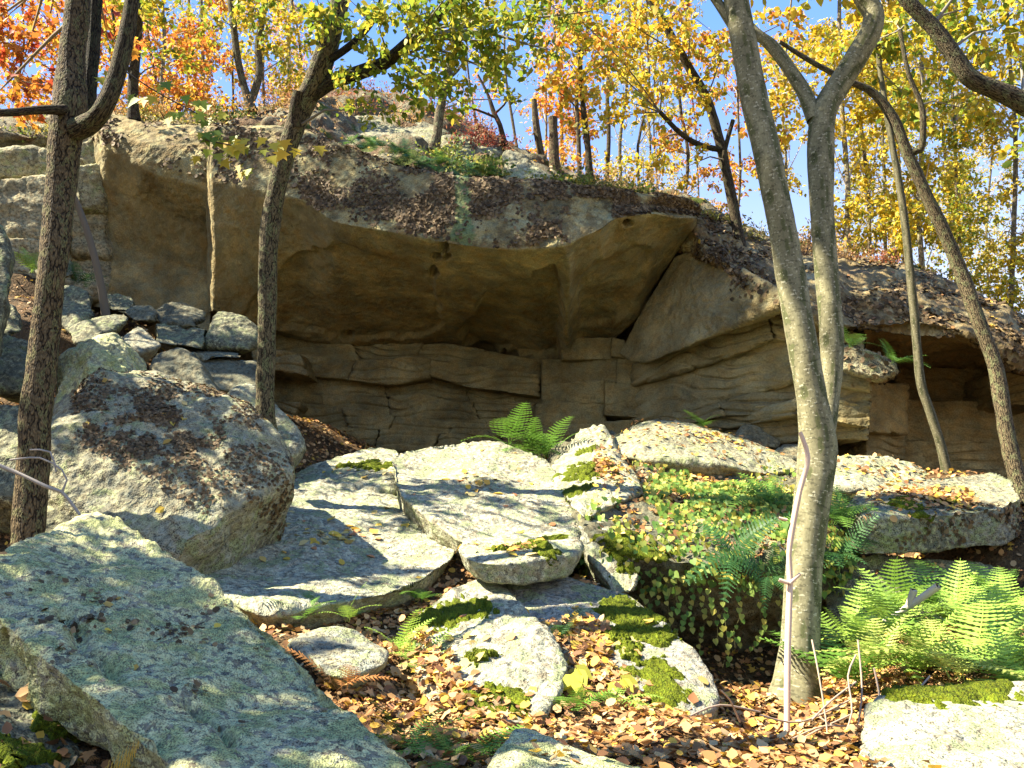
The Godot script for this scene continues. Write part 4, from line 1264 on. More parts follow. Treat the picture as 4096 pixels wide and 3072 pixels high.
	boulder("slab", "ridged pale boulder with yellow moss at its foot", [[446, 594, 5.5], [480, 577, 5.75], [505, 582, 5.6], [523, 618, 5.0], [531, 634, 4.8], [548, 652, 4.55], [569, 667, 4.35], [560, 684, 4.15], [557, 698, 4.05], [534, 722, 3.85], [498, 737, 3.75], [472, 745, 3.7], [449, 744, 3.75], [434, 722, 3.9], [470, 684, 4.2], [450, 663, 4.5], [404, 630, 5.1], [428, 606, 5.4], [440, 780, 4.2], [540, 750, 4.2], [520, 660, 5.6], [420, 650, 5.6]], {"n": 96, "p": 37.4, "rough": 0.03, "chips": 0.05, "color": Color(0.41, 0.41, 0.37), "mat": M.slab, "category": "boulder", "cracks": [[490, 690, 4.05, 540, 722, 3.85, 0.015, 0.04]], "keep": "slab_d", "moss": [[470, 706, 3.95, 0.22], [500, 694, 4.05, 0.16], [445, 712, 3.95, 0.14], [455, 608, 5.2, 0.25], [480, 660, 4.5, 0.1], [430, 612, 5.2, 0.2]]})
	boulder("slab", "sloping grey slab running down beside the ridged pale boulder", plate([[484, 576], [552, 571], [574, 578], [604, 586], [636, 598], [652, 612], [682, 643], [698, 656], [714, 680], [718, 702], [696, 716], [664, 720], [638, 698], [560, 680], [520, 640]], [[486, 575, 5.9], [636, 598, 5.5], [717, 702, 4.35]], 0.5), {"world": true, "n": 90, "p": 44.0, "rough": 0.02, "chips": 0.04, "color": Color(0.37, 0.37, 0.36), "mat": M.greyish, "category": "rock slab", "keep": "slab_d2", "moss": [[632, 612, 5.25, 0.26], [640, 630, 5.05, 0.26], [622, 605, 5.4, 0.16], [652, 676, 4.6, 0.16], [660, 695, 4.4, 0.14], [630, 655, 4.8, 0.1]]})
	boulder("boulder", "half buried boulder with a green lichen flank among the leaves", [[494, 756, 2.87], [508, 733, 3.04], [518, 727, 3.13], [536, 729, 3.13], [558, 742, 3.04], [604, 755, 2.96], [640, 768, 2.87], [640, 800, 2.61], [540, 800, 2.52], [490, 800, 2.61], [530, 740, 3.48], [620, 780, 3.31]], {"n": 60, "p": 30.6, "rough": 0.02, "chips": 0.04, "color": Color(0.38, 0.39, 0.36), "mat": M.lichen, "keep": "low"})
	boulder("stone", "small grey stone half hidden by ferns and leaves", [[292, 644, 4.3], [318, 634, 4.5], [345, 632, 4.5], [364, 640, 4.4], [386, 653, 4.3], [384, 664, 4.1], [346, 678, 3.95], [326, 670, 4.0], [310, 650, 4.8], [380, 665, 4.7], [340, 700, 4.2]], {"n": 44, "p": 27.2, "rough": 0.02, "chips": 0.04, "color": Color(0.37, 0.37, 0.33), "mat": M.patchy, "category": "stone", "keep": "small"})
	boulder("boulder", "boulder almost white in full sun with a cushion of bright moss", [[880, 704, 3.8], [905, 694, 4.0], [985, 688, 4.1], [1060, 680, 4.0], [1080, 740, 3.4], [1060, 800, 2.9], [960, 810, 2.8], [880, 800, 3.0], [862, 750, 3.4], [900, 720, 4.6], [1060, 720, 4.6]], {"n": 80, "p": 23.8, "rough": 0.025, "chips": 0.05, "color": Color(0.44, 0.44, 0.40), "mat": M.slab, "keep": "white", "moss": [[950, 694, 3.9, 0.26], [925, 698, 3.85, 0.2], [975, 692, 3.95, 0.16]]})
	# the ivy mound and its neighbours
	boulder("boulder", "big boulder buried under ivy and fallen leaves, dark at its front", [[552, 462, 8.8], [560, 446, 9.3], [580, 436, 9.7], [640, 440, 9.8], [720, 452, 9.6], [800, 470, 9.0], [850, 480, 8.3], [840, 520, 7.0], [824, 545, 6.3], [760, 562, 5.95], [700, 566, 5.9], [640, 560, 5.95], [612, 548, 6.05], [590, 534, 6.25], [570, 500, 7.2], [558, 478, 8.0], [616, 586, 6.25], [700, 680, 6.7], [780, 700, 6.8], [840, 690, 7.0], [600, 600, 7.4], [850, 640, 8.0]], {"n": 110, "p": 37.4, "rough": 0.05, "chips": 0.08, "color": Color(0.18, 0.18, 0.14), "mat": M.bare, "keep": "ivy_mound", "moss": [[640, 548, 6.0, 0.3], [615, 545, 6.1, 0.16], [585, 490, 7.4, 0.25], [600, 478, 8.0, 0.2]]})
	boulder("boulder", "pale whaleback rock with yellow leaves in front of the right wall", [[608, 440, 8.9], [618, 428, 9.2], [640, 419, 9.5], [664, 417, 9.6], [690, 424, 9.5], [740, 440, 9.2], [790, 456, 8.9], [806, 470, 8.6], [760, 472, 8.2], [690, 462, 8.2], [640, 456, 8.3], [612, 452, 8.6], [650, 428, 10.4], [790, 470, 10.0], [680, 510, 8.8]], {"n": 80, "p": 30.6, "rough": 0.03, "chips": 0.05, "color": Color(0.43, 0.42, 0.34), "mat": M.patchy, "keep": "whaleback"})
	boulder("slab", "narrow mossy slab along the cleft left of the leafy mound", [[552, 462, 8.3], [566, 446, 8.8], [590, 428, 9.2], [604, 430, 9.0], [618, 450, 8.6], [636, 470, 7.9], [640, 490, 7.2], [596, 512, 6.6], [584, 520, 6.5], [566, 500, 7.0], [556, 478, 7.7], [570, 520, 8.0], [640, 520, 8.2]], {"n": 60, "p": 30.6, "rough": 0.03, "chips": 0.05, "color": Color(0.41, 0.40, 0.34), "mat": M.slab, "category": "rock slab", "keep": "narrow", "moss": [[585, 480, 7.7, 0.3], [575, 495, 7.2, 0.2], [590, 455, 8.4, 0.16]]})
	boulder("boulder", "sharp pale corner stone hung with ivy at the mound's edge", [[578, 522, 6.5], [590, 515, 6.7], [606, 522, 6.6], [612, 540, 6.2], [640, 572, 5.85], [636, 590, 5.75], [612, 594, 5.8], [598, 578, 6.0], [584, 545, 6.2], [620, 560, 7.0], [600, 620, 6.4]], {"n": 50, "p": 30.6, "rough": 0.025, "chips": 0.05, "color": Color(0.43, 0.42, 0.36), "mat": M.slab, "keep": "corner", "moss": [[625, 562, 5.9, 0.13], [615, 552, 6.0, 0.1]]})
	boulder("slab", "low lichen spotted slab beyond the forked beech", [[800, 470, 8.2], [832, 457, 8.6], [880, 455, 8.7], [912, 462, 8.5], [932, 476, 8.2], [928, 488, 7.8], [860, 490, 7.6], [806, 486, 7.8], [840, 470, 9.4], [925, 485, 9.2], [870, 520, 8.4]], {"n": 54, "p": 27.2, "rough": 0.03, "chips": 0.05, "color": Color(0.38, 0.38, 0.32), "mat": M.slab, "category": "rock slab", "keep": "low_right"})
	boulder("boulder", "squared grey block with leaves on top, right of the forked beech", plate([[848, 506], [868, 488], [930, 478], [990, 475], [1012, 482], [1019, 498], [1000, 508], [920, 517], [862, 518]], [[862, 518, 6.35], [1010, 504, 6.6], [930, 478, 7.5]], 0.3, [], Vector3.DOWN, 0.02), {"world": true, "n": 84, "p": 40.8, "rough": 0.025, "chips": 0.05, "color": Color(0.35, 0.34, 0.28), "mat": M.patchy, "keep": "right_block_top", "moss": [[905, 500, 6.6, 0.16], [945, 492, 6.8, 0.16], [925, 520, 6.35, 0.1]]})
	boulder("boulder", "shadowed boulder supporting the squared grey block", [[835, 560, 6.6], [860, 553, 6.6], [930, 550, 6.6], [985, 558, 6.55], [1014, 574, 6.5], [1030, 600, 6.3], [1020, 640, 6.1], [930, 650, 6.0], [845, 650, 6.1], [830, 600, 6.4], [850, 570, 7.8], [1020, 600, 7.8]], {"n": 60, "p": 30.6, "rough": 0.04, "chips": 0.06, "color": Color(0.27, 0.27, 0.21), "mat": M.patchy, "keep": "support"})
	boulder("stone", "grey angular stone leaning in the mouth of the right shelter", [[734, 440, 10.1], [742, 428, 10.2], [750, 426, 10.2], [778, 442, 10.0], [776, 447, 9.9], [752, 446, 9.8], [738, 444, 9.9], [748, 430, 10.7], [776, 446, 10.6]], {"n": 30, "p": 37.4, "rough": 0.02, "chips": 0.04, "color": Color(0.33, 0.31, 0.23), "mat": M.bare, "category": "stone"})
	boulder("stone", "pale flat stone on the floor of the right shelter", [[770, 452, 9.6], [782, 444, 9.8], [806, 444, 9.8], [816, 452, 9.6], [800, 460, 9.3], [776, 458, 9.3], [790, 446, 10.2]], {"n": 22, "p": 23.8, "rough": 0.02, "chips": 0.04, "color": Color(0.36, 0.34, 0.26), "mat": M.bare, "category": "stone"})
	boulder("stone", "knobbly pale stone standing on the cliff edge above the roof", [[500, 172, 10.6], [503, 156, 10.8], [508, 153, 10.9], [520, 155, 10.9], [540, 170, 10.7], [556, 184, 10.4], [530, 186, 10.3], [506, 180, 10.4], [512, 158, 11.5], [550, 184, 11.4]], {"n": 36, "p": 23.8, "rough": 0.04, "chips": 0.06, "color": Color(0.41, 0.40, 0.32), "mat": M.lip, "category": "stone", "keep": "knob"})
	for q in [["long ledge of bare rock cropping out of the hillside heath", [[330, 128, 12.5], [360, 118, 13], [420, 124, 13], [450, 136, 12.5], [440, 148, 12.0], [380, 142, 12.0], [340, 134, 12.1], [370, 124, 14], [440, 140, 14]]], ["low sunlit rock outcrop beside the red heath", [[440, 142, 12.2], [470, 138, 12.4], [500, 152, 12.2], [496, 160, 11.9], [460, 158, 11.8], [442, 150, 11.9], [470, 142, 13], [500, 158, 13]]]]:
		boulder("outcrop", q[0], q[1], {"n": 40, "p": 23.8, "rough": 0.06, "chips": 0.08, "color": Color(0.36, 0.35, 0.29), "mat": M.lip, "category": "outcrop"})
	# rock tripe on boulders
	tripe("rock_tripe", "tripe_boulder", 6000, 0.027, func(p: Vector3, n: Vector3) -> bool:
		var q := to_px(p)
		if n.z < -0.2 or q.x < 72: return false
		var e := patch.get_noise_3dv(p * 1.1) * 0.8 + 0.5 * mid.get_noise_3dv(p * 1.2)
		var band := smoothstep(120.0, 30.0, absf(q.y - 395.0 - (q.x - 100.0) * 0.42))
		return q.y < 430 + (q.x - 60) * 0.6 and rng.randf() < smoothstep(-0.02, 0.16, e - 0.1 + band * 0.25), self, "brown flakes of rock tripe on the large pointed boulder", 0.22)
	tripe("rock_tripe", "right_block_top", 700, 0.04, func(p: Vector3, n: Vector3) -> bool:
		return n.z > 0.1 and rng.randf() < smoothstep(0.0, 0.3, patch.get_noise_3dv(p * 1.2)), self, "dark flakes of rock tripe on the squared grey block")
	tripe("rock_tripe", "front", 160, 0.03, func(p: Vector3, n: Vector3) -> bool:
		return n.y > 0.3 and rng.randf() < smoothstep(0.2, 0.35, patch.get_noise_3dv(p * 2.0)), self, "scattered dark flakes of rock tripe on the long lichen boulder")

func build_trees() -> void:
	var T2 := [[264, 436, 7.2, 20.8], [265, 400, 7.2, 18.4], [267, 330, 7.2, 18.4], [269, 240, 7.15, 18.4], [278, 185, 7.1, 18.4], [289, 145, 7.05, 19.2], [302, 108, 7.0, 20.8], [316, 80, 6.9, 20.8], [328, 45, 6.8, 20.0], [342, -5, 6.7, 17.6], [360, -80, 6.5, 14.4]]
	tree("slanting_tree", "lichen spotted tree with a crooked dark top before the great roof", [T2,
		[[309, 98, 6.95, 13.6], [332, 82, 6.9, 14.4], [356, 74, 6.85, 14.4], [384, 63, 6.8, 13.6], [407, 44, 6.7, 12.8], [430, 23, 6.6, 11.9], [454, 0, 6.5, 11.0], [490, -40, 6.3, 8.5]],
		[[296, 128, 7.0, 15], [296, 110, 6.95, 14], [300, 92, 6.9, 13]],
		[[330, 60, 6.8, 7], [352, 44, 6.8, 7], [372, 22, 6.8, 6], [384, -8, 6.7, 5]]],
		[[330, 20, 6.5, 0.45, 195], [380, 30, 6.4, 0.5, 225], [430, 60, 6.5, 0.5, 225], [470, 40, 6.3, 0.55, 285], [500, 20, 6.2, 0.5, 255], [400, 10, 6.2, 0.5, 225], [370, 110, 6.8, 0.35, 105], [400, 85, 6.7, 0.45, 165], [450, 95, 6.7, 0.4, 120], [530, 45, 6.2, 0.4, 165], [560, 15, 6.1, 0.45, 210], [440, 5, 6.0, 0.5, 270], [300, 10, 6.6, 0.4, 135], [345, 70, 6.6, 0.3, 60], [490, 70, 6.5, 0.4, 150]],
		{"tint": Color(0.17, 0.155, 0.115), "colors": GREENISH, "leaf": 0.07, "flat": 0.6, "step": 0.04, "tints": [Color(0.2, 0.19, 0.14), Color(0.09, 0.08, 0.06), Color(0.15, 0.13, 0.1), Color(0.09, 0.08, 0.06)]})
	tree("broken_tree", "rough barked tree with a snapped weathered top and side limbs", [
		[[14, 590, 4.85, 36.8], [28, 540, 4.9, 30.4], [36, 420, 4.95, 28.8], [46, 330, 5.0, 28.0], [54, 260, 5.0, 27.2], [60, 185, 5.05, 28.0], [66, 130, 5.05, 30.4], [70, 108, 5.05, 32.0], [72, 60, 5.1, 25.6], [78, 0, 5.1, 23.2], [84, -80, 5.1, 19.2]],
		[[76, 130, 5.0, 22], [92, 122, 4.95, 19], [104, 108, 4.9, 17], [116, 78, 4.9, 16], [126, 36, 4.9, 15], [133, -5, 4.9, 14], [140, -70, 4.9, 11]],
		[[86, 118, 5.3, 18], [90, 70, 5.35, 15], [94, 20, 5.4, 14], [100, -60, 5.4, 12]],
		[[70, 110, 5.0, 12], [40, 110, 4.8, 9], [0, 113, 4.6, 8], [-40, 112, 4.5, 7]]],
		[[30, 40, 6.8, 0.6, 150], [10, 80, 6.6, 0.5, 110], [50, 15, 7.0, 0.55, 130], [105, 25, 6.5, 0.4, 70], [20, 5, 6.9, 0.6, 150], [-20, 30, 6.8, 0.6, 130]],
		{"tint": Color(0.24, 0.2, 0.14), "colors": RED + ORANGE, "leaf": 0.08, "shape": "maple", "step": 0.035, "wob": 0.16, "flare": 0.35, "tints": [Color(0.2, 0.17, 0.115), Color(0.15, 0.14, 0.1), Color(0.09, 0.085, 0.06), Color(0.15, 0.12, 0.085)]})
	var beech := tree("forked_beech", "smooth grey twin stemmed beech with a pale sunlit foot", [
		[[790, 760, 4.8, 66], [794, 712, 4.85, 56], [797, 685, 4.9, 46], [800, 640, 4.95, 38], [805, 560, 5.0, 34], [812, 500, 5.0, 35], [818, 450, 5.0, 38], [812, 400, 4.98, 30], [799, 325, 4.95, 28], [787, 255, 4.95, 28], [769, 162, 4.9, 27], [751, 83, 4.9, 26], [736, 0, 4.85, 24], [720, -80, 4.8, 21]],
		[[816, 470, 5.08, 22], [824, 440, 5.15, 20], [830, 395, 5.2, 20], [832, 345, 5.2, 23], [827, 278, 5.2, 24], [822, 208, 5.2, 24], [821, 150, 5.2, 26], [824, 112, 5.2, 25], [838, 86, 5.2, 24], [858, 55, 5.15, 23], [871, 30, 5.1, 21], [873, 12, 5.1, 20], [862, -4, 5.1, 18], [850, -40, 5.0, 16]],
		[[815, 120, 5.2, 16], [804, 92, 5.25, 15], [790, 70, 5.3, 13], [772, 46, 5.35, 12], [755, 32, 5.4, 10], [735, 10, 5.5, 8]],
		[[743, 42, 4.88, 11], [728, 18, 4.9, 10], [712, -6, 4.9, 9]]],
		[], {"bark": M.beech, "tint": Color(0.4, 0.39, 0.32), "sides": 24, "step": 0.04, "wob": 0.07, "flare": 0.6})
	# its crown spreads above the frame
	crown_only(beech, [[720, -90, 4.8, 0.8, 300], [850, -60, 5.0, 0.8, 300], [780, -120, 5.0, 0.9, 350], [640, -60, 5.2, 0.6, 200], [900, -90, 5.2, 0.8, 250]], YELLOW, 0.085, Color(0.3, 0.28, 0.22))
	tree("rim_tree", "dark leaning tree with yellow leaves on the cliff rim", [
		[[741, 254, 10.6, 11.0], [735, 215, 10.6, 10.2], [728, 180, 10.55, 10.2], [718, 135, 10.5, 9.3], [706, 98, 10.4, 9.3], [688, 66, 10.3, 8.5], [668, 30, 10.2, 7.6], [648, -5, 10.1, 6.8], [620, -50, 10, 5.1]],
		[[722, 150, 10.5, 6], [700, 145, 10.4, 6], [680, 133, 10.3, 5], [660, 112, 10.2, 4]],
		[[733, 200, 10.55, 6], [724, 160, 10.4, 5], [733, 120, 10.3, 4]]],
		[[640, 30, 9.8, 0.8, 260], [600, 55, 9.8, 0.8, 260], [660, 80, 10, 0.8, 260], [620, 100, 10, 0.7, 200], [690, 30, 10, 0.7, 200], [700, 100, 10.2, 0.6, 160], [660, 140, 10.2, 0.6, 140], [580, 20, 9.7, 0.7, 220], [720, 60, 10, 0.6, 160], [640, -10, 9.5, 0.8, 240], [600, 120, 10.1, 0.5, 100], [690, 165, 10.4, 0.4, 70]],
		{"tint": Color(0.13, 0.115, 0.09), "colors": YELLOW + [ORANGE[1]], "leaf": 0.085, "step": 0.08})
	tree("curved_tree", "mottled tree bowing left out of the rocks on the right", [
		[[1024, 505, 7.6, 16.3], [1008, 440, 7.7, 14.8], [996, 370, 7.8, 14.1], [978, 320, 7.85, 14.1], [962, 275, 7.9, 13.3], [944, 232, 7.9, 12.6], [926, 194, 7.9, 11.8], [908, 155, 7.9, 11.1], [893, 118, 7.9, 10.4], [872, 92, 7.9, 8], [846, 80, 7.9, 6], [812, 62, 7.9, 5], [780, 42, 7.9, 4]],
		[[906, 152, 7.9, 8], [920, 150, 7.85, 7], [923, 132, 7.8, 6], [921, 105, 7.8, 5], [908, 72, 7.8, 4], [900, 30, 7.8, 4]]],
		[[900, 40, 8.2, 0.6, 200], [860, 60, 8.4, 0.5, 150], [940, 70, 8.3, 0.6, 200], [920, 110, 8.5, 0.5, 150], [880, 20, 8.2, 0.5, 160], [970, 110, 8.5, 0.55, 160], [940, 20, 8.3, 0.6, 200]],
		{"tint": Color(0.22, 0.2, 0.15), "colors": YELLOW + GREENISH, "leaf": 0.085, "step": 0.06})
	tree("sapling", "thin bare stemmed sapling rising past the second shelter", [
		[[947, 476, 8.3, 9], [941, 446, 8.3, 9], [930, 412, 8.3, 9], [921, 384, 8.3, 9], [917, 345, 8.3, 8], [913, 300, 8.3, 8], [903, 208, 8.3, 7], [891, 138, 8.3, 6], [880, 69, 8.3, 5], [876, 20, 8.3, 4]]],
		[[880, 50, 8.4, 0.4, 90], [900, 90, 8.5, 0.35, 70]], {"bark": M.beech, "tint": Color(0.22, 0.21, 0.17), "colors": GREENISH, "leaf": 0.08, "step": 0.08, "flare": 0.2})
	tree("arching_tree", "dark lichened trunk arching in from beyond the right edge", [
		[[1180, 560, 6.2, 26], [1120, 300, 6.2, 24], [1070, 140, 6.2, 22], [1024, 104, 6.2, 20], [995, 90, 6.2, 18], [970, 78, 6.2, 17], [950, 50, 6.2, 16], [932, 26, 6.2, 14], [905, -2, 6.2, 13], [880, -40, 6.2, 11]]],
		[[990, 30, 6.6, 0.45, 150], [1020, 60, 6.6, 0.45, 150], [960, 10, 6.5, 0.4, 120], [1040, 130, 6.5, 0.5, 140], [1010, -20, 6.4, 0.6, 200]], {"tint": Color(0.2, 0.19, 0.15), "colors": YELLOW + GREENISH, "leaf": 0.085, "step": 0.06})
	tree("rim_tree", "pale barked tree standing in the heath above the roof", [
		[[432, 152, 11.8, 12], [437, 135, 11.8, 9], [440, 110, 11.8, 9], [447, 80, 11.8, 8], [456, 40, 11.8, 8], [466, -5, 11.8, 7], [475, -50, 11.8, 5]], [[447, 80, 11.8, 4], [458, 70, 11.7, 3], [466, 58, 11.7, 2]]],
		[[440, 40, 11.5, 0.6, 160], [480, 60, 11.6, 0.6, 140], [420, 75, 11.6, 0.5, 100], [470, 15, 11.4, 0.7, 180], [500, 100, 11.8, 0.5, 70], [455, 100, 11.8, 0.4, 50]], {"tint": Color(0.3, 0.29, 0.24), "colors": GREENISH, "leaf": 0.1, "step": 0.08})
	tree("dead_sapling", "small dead forked tree on the rocky brow", [
		[[504, 145, 12.5, 6], [500, 125, 12.5, 5], [494, 113, 12.5, 5], [488, 95, 12.5, 3], [478, 75, 12.5, 2]], [[494, 114, 12.5, 3], [504, 105, 12.4, 2], [512, 92, 12.4, 1.5]], [[497, 118, 12.5, 3], [470, 108, 12.4, 2], [455, 112, 12.4, 1.5]]], [[490, 85, 12.4, 0.5, 40]], {"tint": Color(0.2, 0.16, 0.12), "colors": ORANGE, "leaf": 0.09, "step": 0.1})
	tree("rim_tree", "slim dark tree at the left rim before the orange foliage", [
		[[134, 122, 11.9, 11], [133, 90, 11.9, 10], [137, 40, 11.9, 9], [140, -10, 11.9, 8]], [[134, 80, 11.9, 4], [120, 50, 11.8, 3], [112, 10, 11.8, 3]]],
		[[150, 20, 11.6, 0.7, 180], [110, 30, 11.6, 0.7, 180], [170, 60, 11.8, 0.6, 120], [130, -10, 11.4, 0.8, 220]], {"tint": Color(0.12, 0.1, 0.08), "colors": GREENISH + YELLOW, "leaf": 0.1, "step": 0.1})
	tree("rim_tree", "twisted birch pair on the rim left of the slanting tree", [
		[[252, 112, 12.6, 10], [245, 90, 12.6, 8], [238, 60, 12.6, 7], [234, 30, 12.6, 7], [230, -5, 12.6, 6]], [[250, 104, 12.6, 8], [259, 75, 12.6, 8], [258, 45, 12.6, 7], [263, 15, 12.6, 6], [268, -20, 12.6, 5]]],
		[[220, 20, 12.4, 0.7, 170], [270, 30, 12.4, 0.7, 170], [245, 5, 12.3, 0.7, 170], [290, 55, 12.6, 0.5, 90]], {"tint": Color(0.25, 0.23, 0.19), "colors": YELLOW + GREENISH, "leaf": 0.1, "step": 0.1})
	tree("rim_tree", "thin upright dark tree above the middle of the roof", [
		[[590, 184, 11.2, 8], [588, 150, 11.2, 6], [584, 115, 11.2, 6], [581, 80, 11.2, 5], [578, 40, 11.2, 4], [570, 0, 11.2, 3]]],
		[[560, 50, 11, 0.6, 160], [590, 70, 11, 0.6, 160], [570, 95, 11, 0.6, 140], [605, 45, 11, 0.5, 120], [550, 85, 11, 0.5, 100]], {"tint": Color(0.13, 0.11, 0.09), "colors": YELLOW + ORANGE, "leaf": 0.1, "step": 0.1})
	tree("snag", "thick broken snag behind the cliff edge", [[[556, 180, 12.2, 13], [554, 150, 12.2, 11], [553, 118, 12.2, 9]]], [], {"tint": Color(0.22, 0.18, 0.13), "step": 0.1, "wob": 0.2})
	tree("snag", "leaning stub of a dead trunk beside the thick snag", [[[545, 182, 12.6, 9], [541, 155, 12.6, 8], [536, 125, 12.6, 7], [534, 100, 12.6, 5]]], [], {"tint": Color(0.26, 0.21, 0.15), "step": 0.1, "wob": 0.2})
	tree("rim_tree", "crooked thin tree between the stems of the forked beech", [
		[[790, 256, 10.9, 8], [779, 220, 10.9, 7], [770, 185, 10.9, 6], [758, 140, 10.9, 6], [748, 95, 10.9, 5], [745, 50, 10.9, 4]]],
		[[750, 60, 10.8, 0.5, 110], [775, 120, 10.8, 0.5, 110], [760, 95, 10.8, 0.5, 100], [790, 20, 10.8, 0.6, 140]], {"tint": Color(0.15, 0.12, 0.1), "colors": YELLOW + ORANGE, "leaf": 0.1, "step": 0.1})
	# the wood behind the rim
	var kinds := [["orange_tree", "slender orange leaved tree in the wood behind the rim", ORANGE + [YELLOW[0], RED[1]], "orange trees behind the rim"], ["yellow_tree", "slender yellow leaved tree in the wood behind the rim", YELLOW, "yellow trees behind the rim"], ["green_tree", "yellow green tree in the wood behind the rim", GREENISH + YELLOW, "yellow green trees behind the rim"]]
	var spots := [[-40, 20, 0], [20, 16, 0], [70, 22, 0], [110, 17, 0], [160, 19, 0], [185, 24, 1], [205, 17, 0], [235, 20, 1], [265, 24, 0], [285, 18, 1], [165, 15, 0], [300, 26, 0], [545, 18, 0], [562, 24, 0], [580, 17, 0], [605, 20, 1], [622, 26, 1], [640, 16, 1], [660, 22, 1], [682, 18, 0], [700, 25, 1], [735, 19, 0], [780, 17, 1], [845, 16, 1], [885, 19, 1], [925, 16, 1], [950, 21, 2], [990, 25, 1], [1010, 17, 1], [965, 19, 2], [905, 22, 1], [870, 18, 1], [1040, 22, 2], [1080, 18, 1], [1150, 22, 1], [520, 27, 1], [480, 28, 0], [650, 30, 2], [870, 30, 1], [960, 30, 1]]
	for s in spots:
		var px: float = s[0]
		var z: float = s[1]
		var kd: Array = kinds[s[2]]
		var py := at_line(CREST, px) + 5.0
		var w := rng.randf_range(0.05, 0.13) / z * focal
		var lean := rng.randf_range(-26, 20)
		var low: float = -60.0 if px < 760 else -120.0
		var cl := []
		var n := 13 if px < 760 else 27
		for k in n:
			var f := rng.randf_range(0.03, 1.0)
			cl.append([px + lean * f + rng.randf_range(-1, 1) * (18 + 20 * f) * 18.0 / z, lerpf(py, low, f) + rng.randf_range(-10, 10), z + rng.randf_range(-1.0, 1.0), rng.randf_range(0.5, 1.0) * z / 18.0, 140 if px > 470 and px < 760 else 230])
		var kb := rng.randi() % 3
		tree(kd[0], ["grey barked ", "dark barked ", "pale barked "][kb] + kd[1], [[[px, py + 6, z, w], [px + lean * 0.2 + rng.randf_range(-5, 5), lerpf(py, low, 0.2), z, w * 0.9], [px + lean * 0.45 + rng.randf_range(-7, 7), lerpf(py, low, 0.42), z, w * 0.8], [px + lean * 0.7 + rng.randf_range(-8, 8), lerpf(py, low, 0.7), z, w * 0.62], [px + lean, low, z, w * 0.4]]], cl, {"group": kd[3], "tint": [Color(0.34, 0.3, 0.25), Color(0.2, 0.17, 0.14), Color(0.5, 0.46, 0.4)][kb], "colors": kd[2], "leaf": 0.1, "sides": 7, "step": 0.4, "wob": 0.1, "flat": 0.8, "shape": "narrow" if z > 21 else "oval"})
	# trees left of the frame, whose crowns break the sunlight
	var S := SUN.normalized()
	var shade := [[[40, 640, 3.4], [150, 600, 3.8], [260, 680, 3.3], [100, 700, 3.0], [200, 640, 3.6], [330, 715, 3.0], [270, 740, 2.8]], [[60, 480, 5.3], [90, 400, 5.9], [140, 410, 5.9], [200, 430, 5.9], [250, 450, 5.8], [170, 480, 5.4], [120, 450, 5.6]], [[240, 160, 10.6], [330, 190, 10.2], [420, 200, 10], [500, 215, 9.8], [580, 215, 9.7], [660, 205, 9.9]], [[700, 250, 10.2], [760, 280, 9.6], [840, 300, 9.3], [920, 310, 9.2], [700, 380, 10.5], [760, 380, 10]], [[800, 200, 5.0], [790, 100, 5.0], [830, 150, 5.2], [760, 30, 4.9], [850, 60, 5.2]], [[120, 250, 11], [160, 340, 10], [240, 370, 9.5], [300, 440, 8.2], [60, 260, 10.8], [90, 310, 10], [60, 380, 7.2], [130, 360, 7.6], [190, 320, 10]]]
	var who := ["maple leaning over the lichen boulder from beyond the left edge", "tall maple beyond the left edge beside the pointed boulder", "spreading yellow tree on the rim beyond the left edge", "high crowned yellow tree far beyond the left edge", "yellow tree reaching over the shelter from the left", "orange tree above the left talus, beyond the left edge"]
	for k in shade.size():
		var cl := []
		var mean := Vector3.ZERO
		for q in shade[k]:
			var t: float = [7.0, 4.6, 8.5, 13.0, 11.0, 7.0][k] + rng.randf_range(-0.7, 0.7)
			var p := P(q[0], q[1], q[2]) + S * t
			mean += p / shade[k].size()
			cl.append([p, [0.75, 0.6, 0.9, 1.0, 0.8, 0.9][k], [400, 130, 360, 440, 330, 380][k]])
		var foot := Vector3(mean.x - 0.8, 0, mean.z)
		foot.x = minf(foot.x, -0.85 * absf(mean.z) - 1.2) - (2.0 if k == 4 else 0.0)
		foot.z += 3.0 if k == 4 else 0.0
		foot.y = ground_y(foot.x, foot.z) - 0.2 if foot.z > -11.5 else 7.0
		tree("shade_tree", who[k], [[[foot, 0.17], [foot.lerp(mean, 0.4) + Vector3(-0.3, 0, 1.2 if k == 4 else 0.2), 0.14], [mean + Vector3(0, -0.8, 0), 0.1], [mean + Vector3(0.2, 1.5, 0), 0.04]]], cl, {"tint": Color(0.2, 0.18, 0.13), "colors": YELLOW + GREENISH, "leaf": 0.11, "step": 0.2, "shape": "oval"})

	# the wood around and behind the path
	for q in [[-6.0, 4.0], [-2.5, 6.5], [2.0, 5.5], [5.5, 3.0], [7.5, -2.5], [9.0, -7.0], [-7.0, 0.5], [0.5, 9.5]]:
		var foot := Vector3(q[0], ground_y(q[0], q[1]) - 0.2, q[1])
		var cl := []
		for k in 9: cl.append([foot + Vector3(rng.randf_range(-2.4, 2.4), rng.randf_range(5.2, 9.5), rng.randf_range(-1.6, 2.2)), 1.0, 150])
		tree("path_tree", "yellow leaved forest tree standing behind the viewpoint", [[[foot, 0.16], [foot + Vector3(0.2, 3.0, 0), 0.13], [foot + Vector3(-0.1, 6.0, 0.2), 0.09], [foot + Vector3(0.2, 9.0, 0), 0.03]]], cl, {"tint": Color(0.2, 0.18, 0.13), "colors": YELLOW + GREENISH, "leaf": 0.15, "step": 0.4, "sides": 8, "group": "trees behind the viewpoint"})

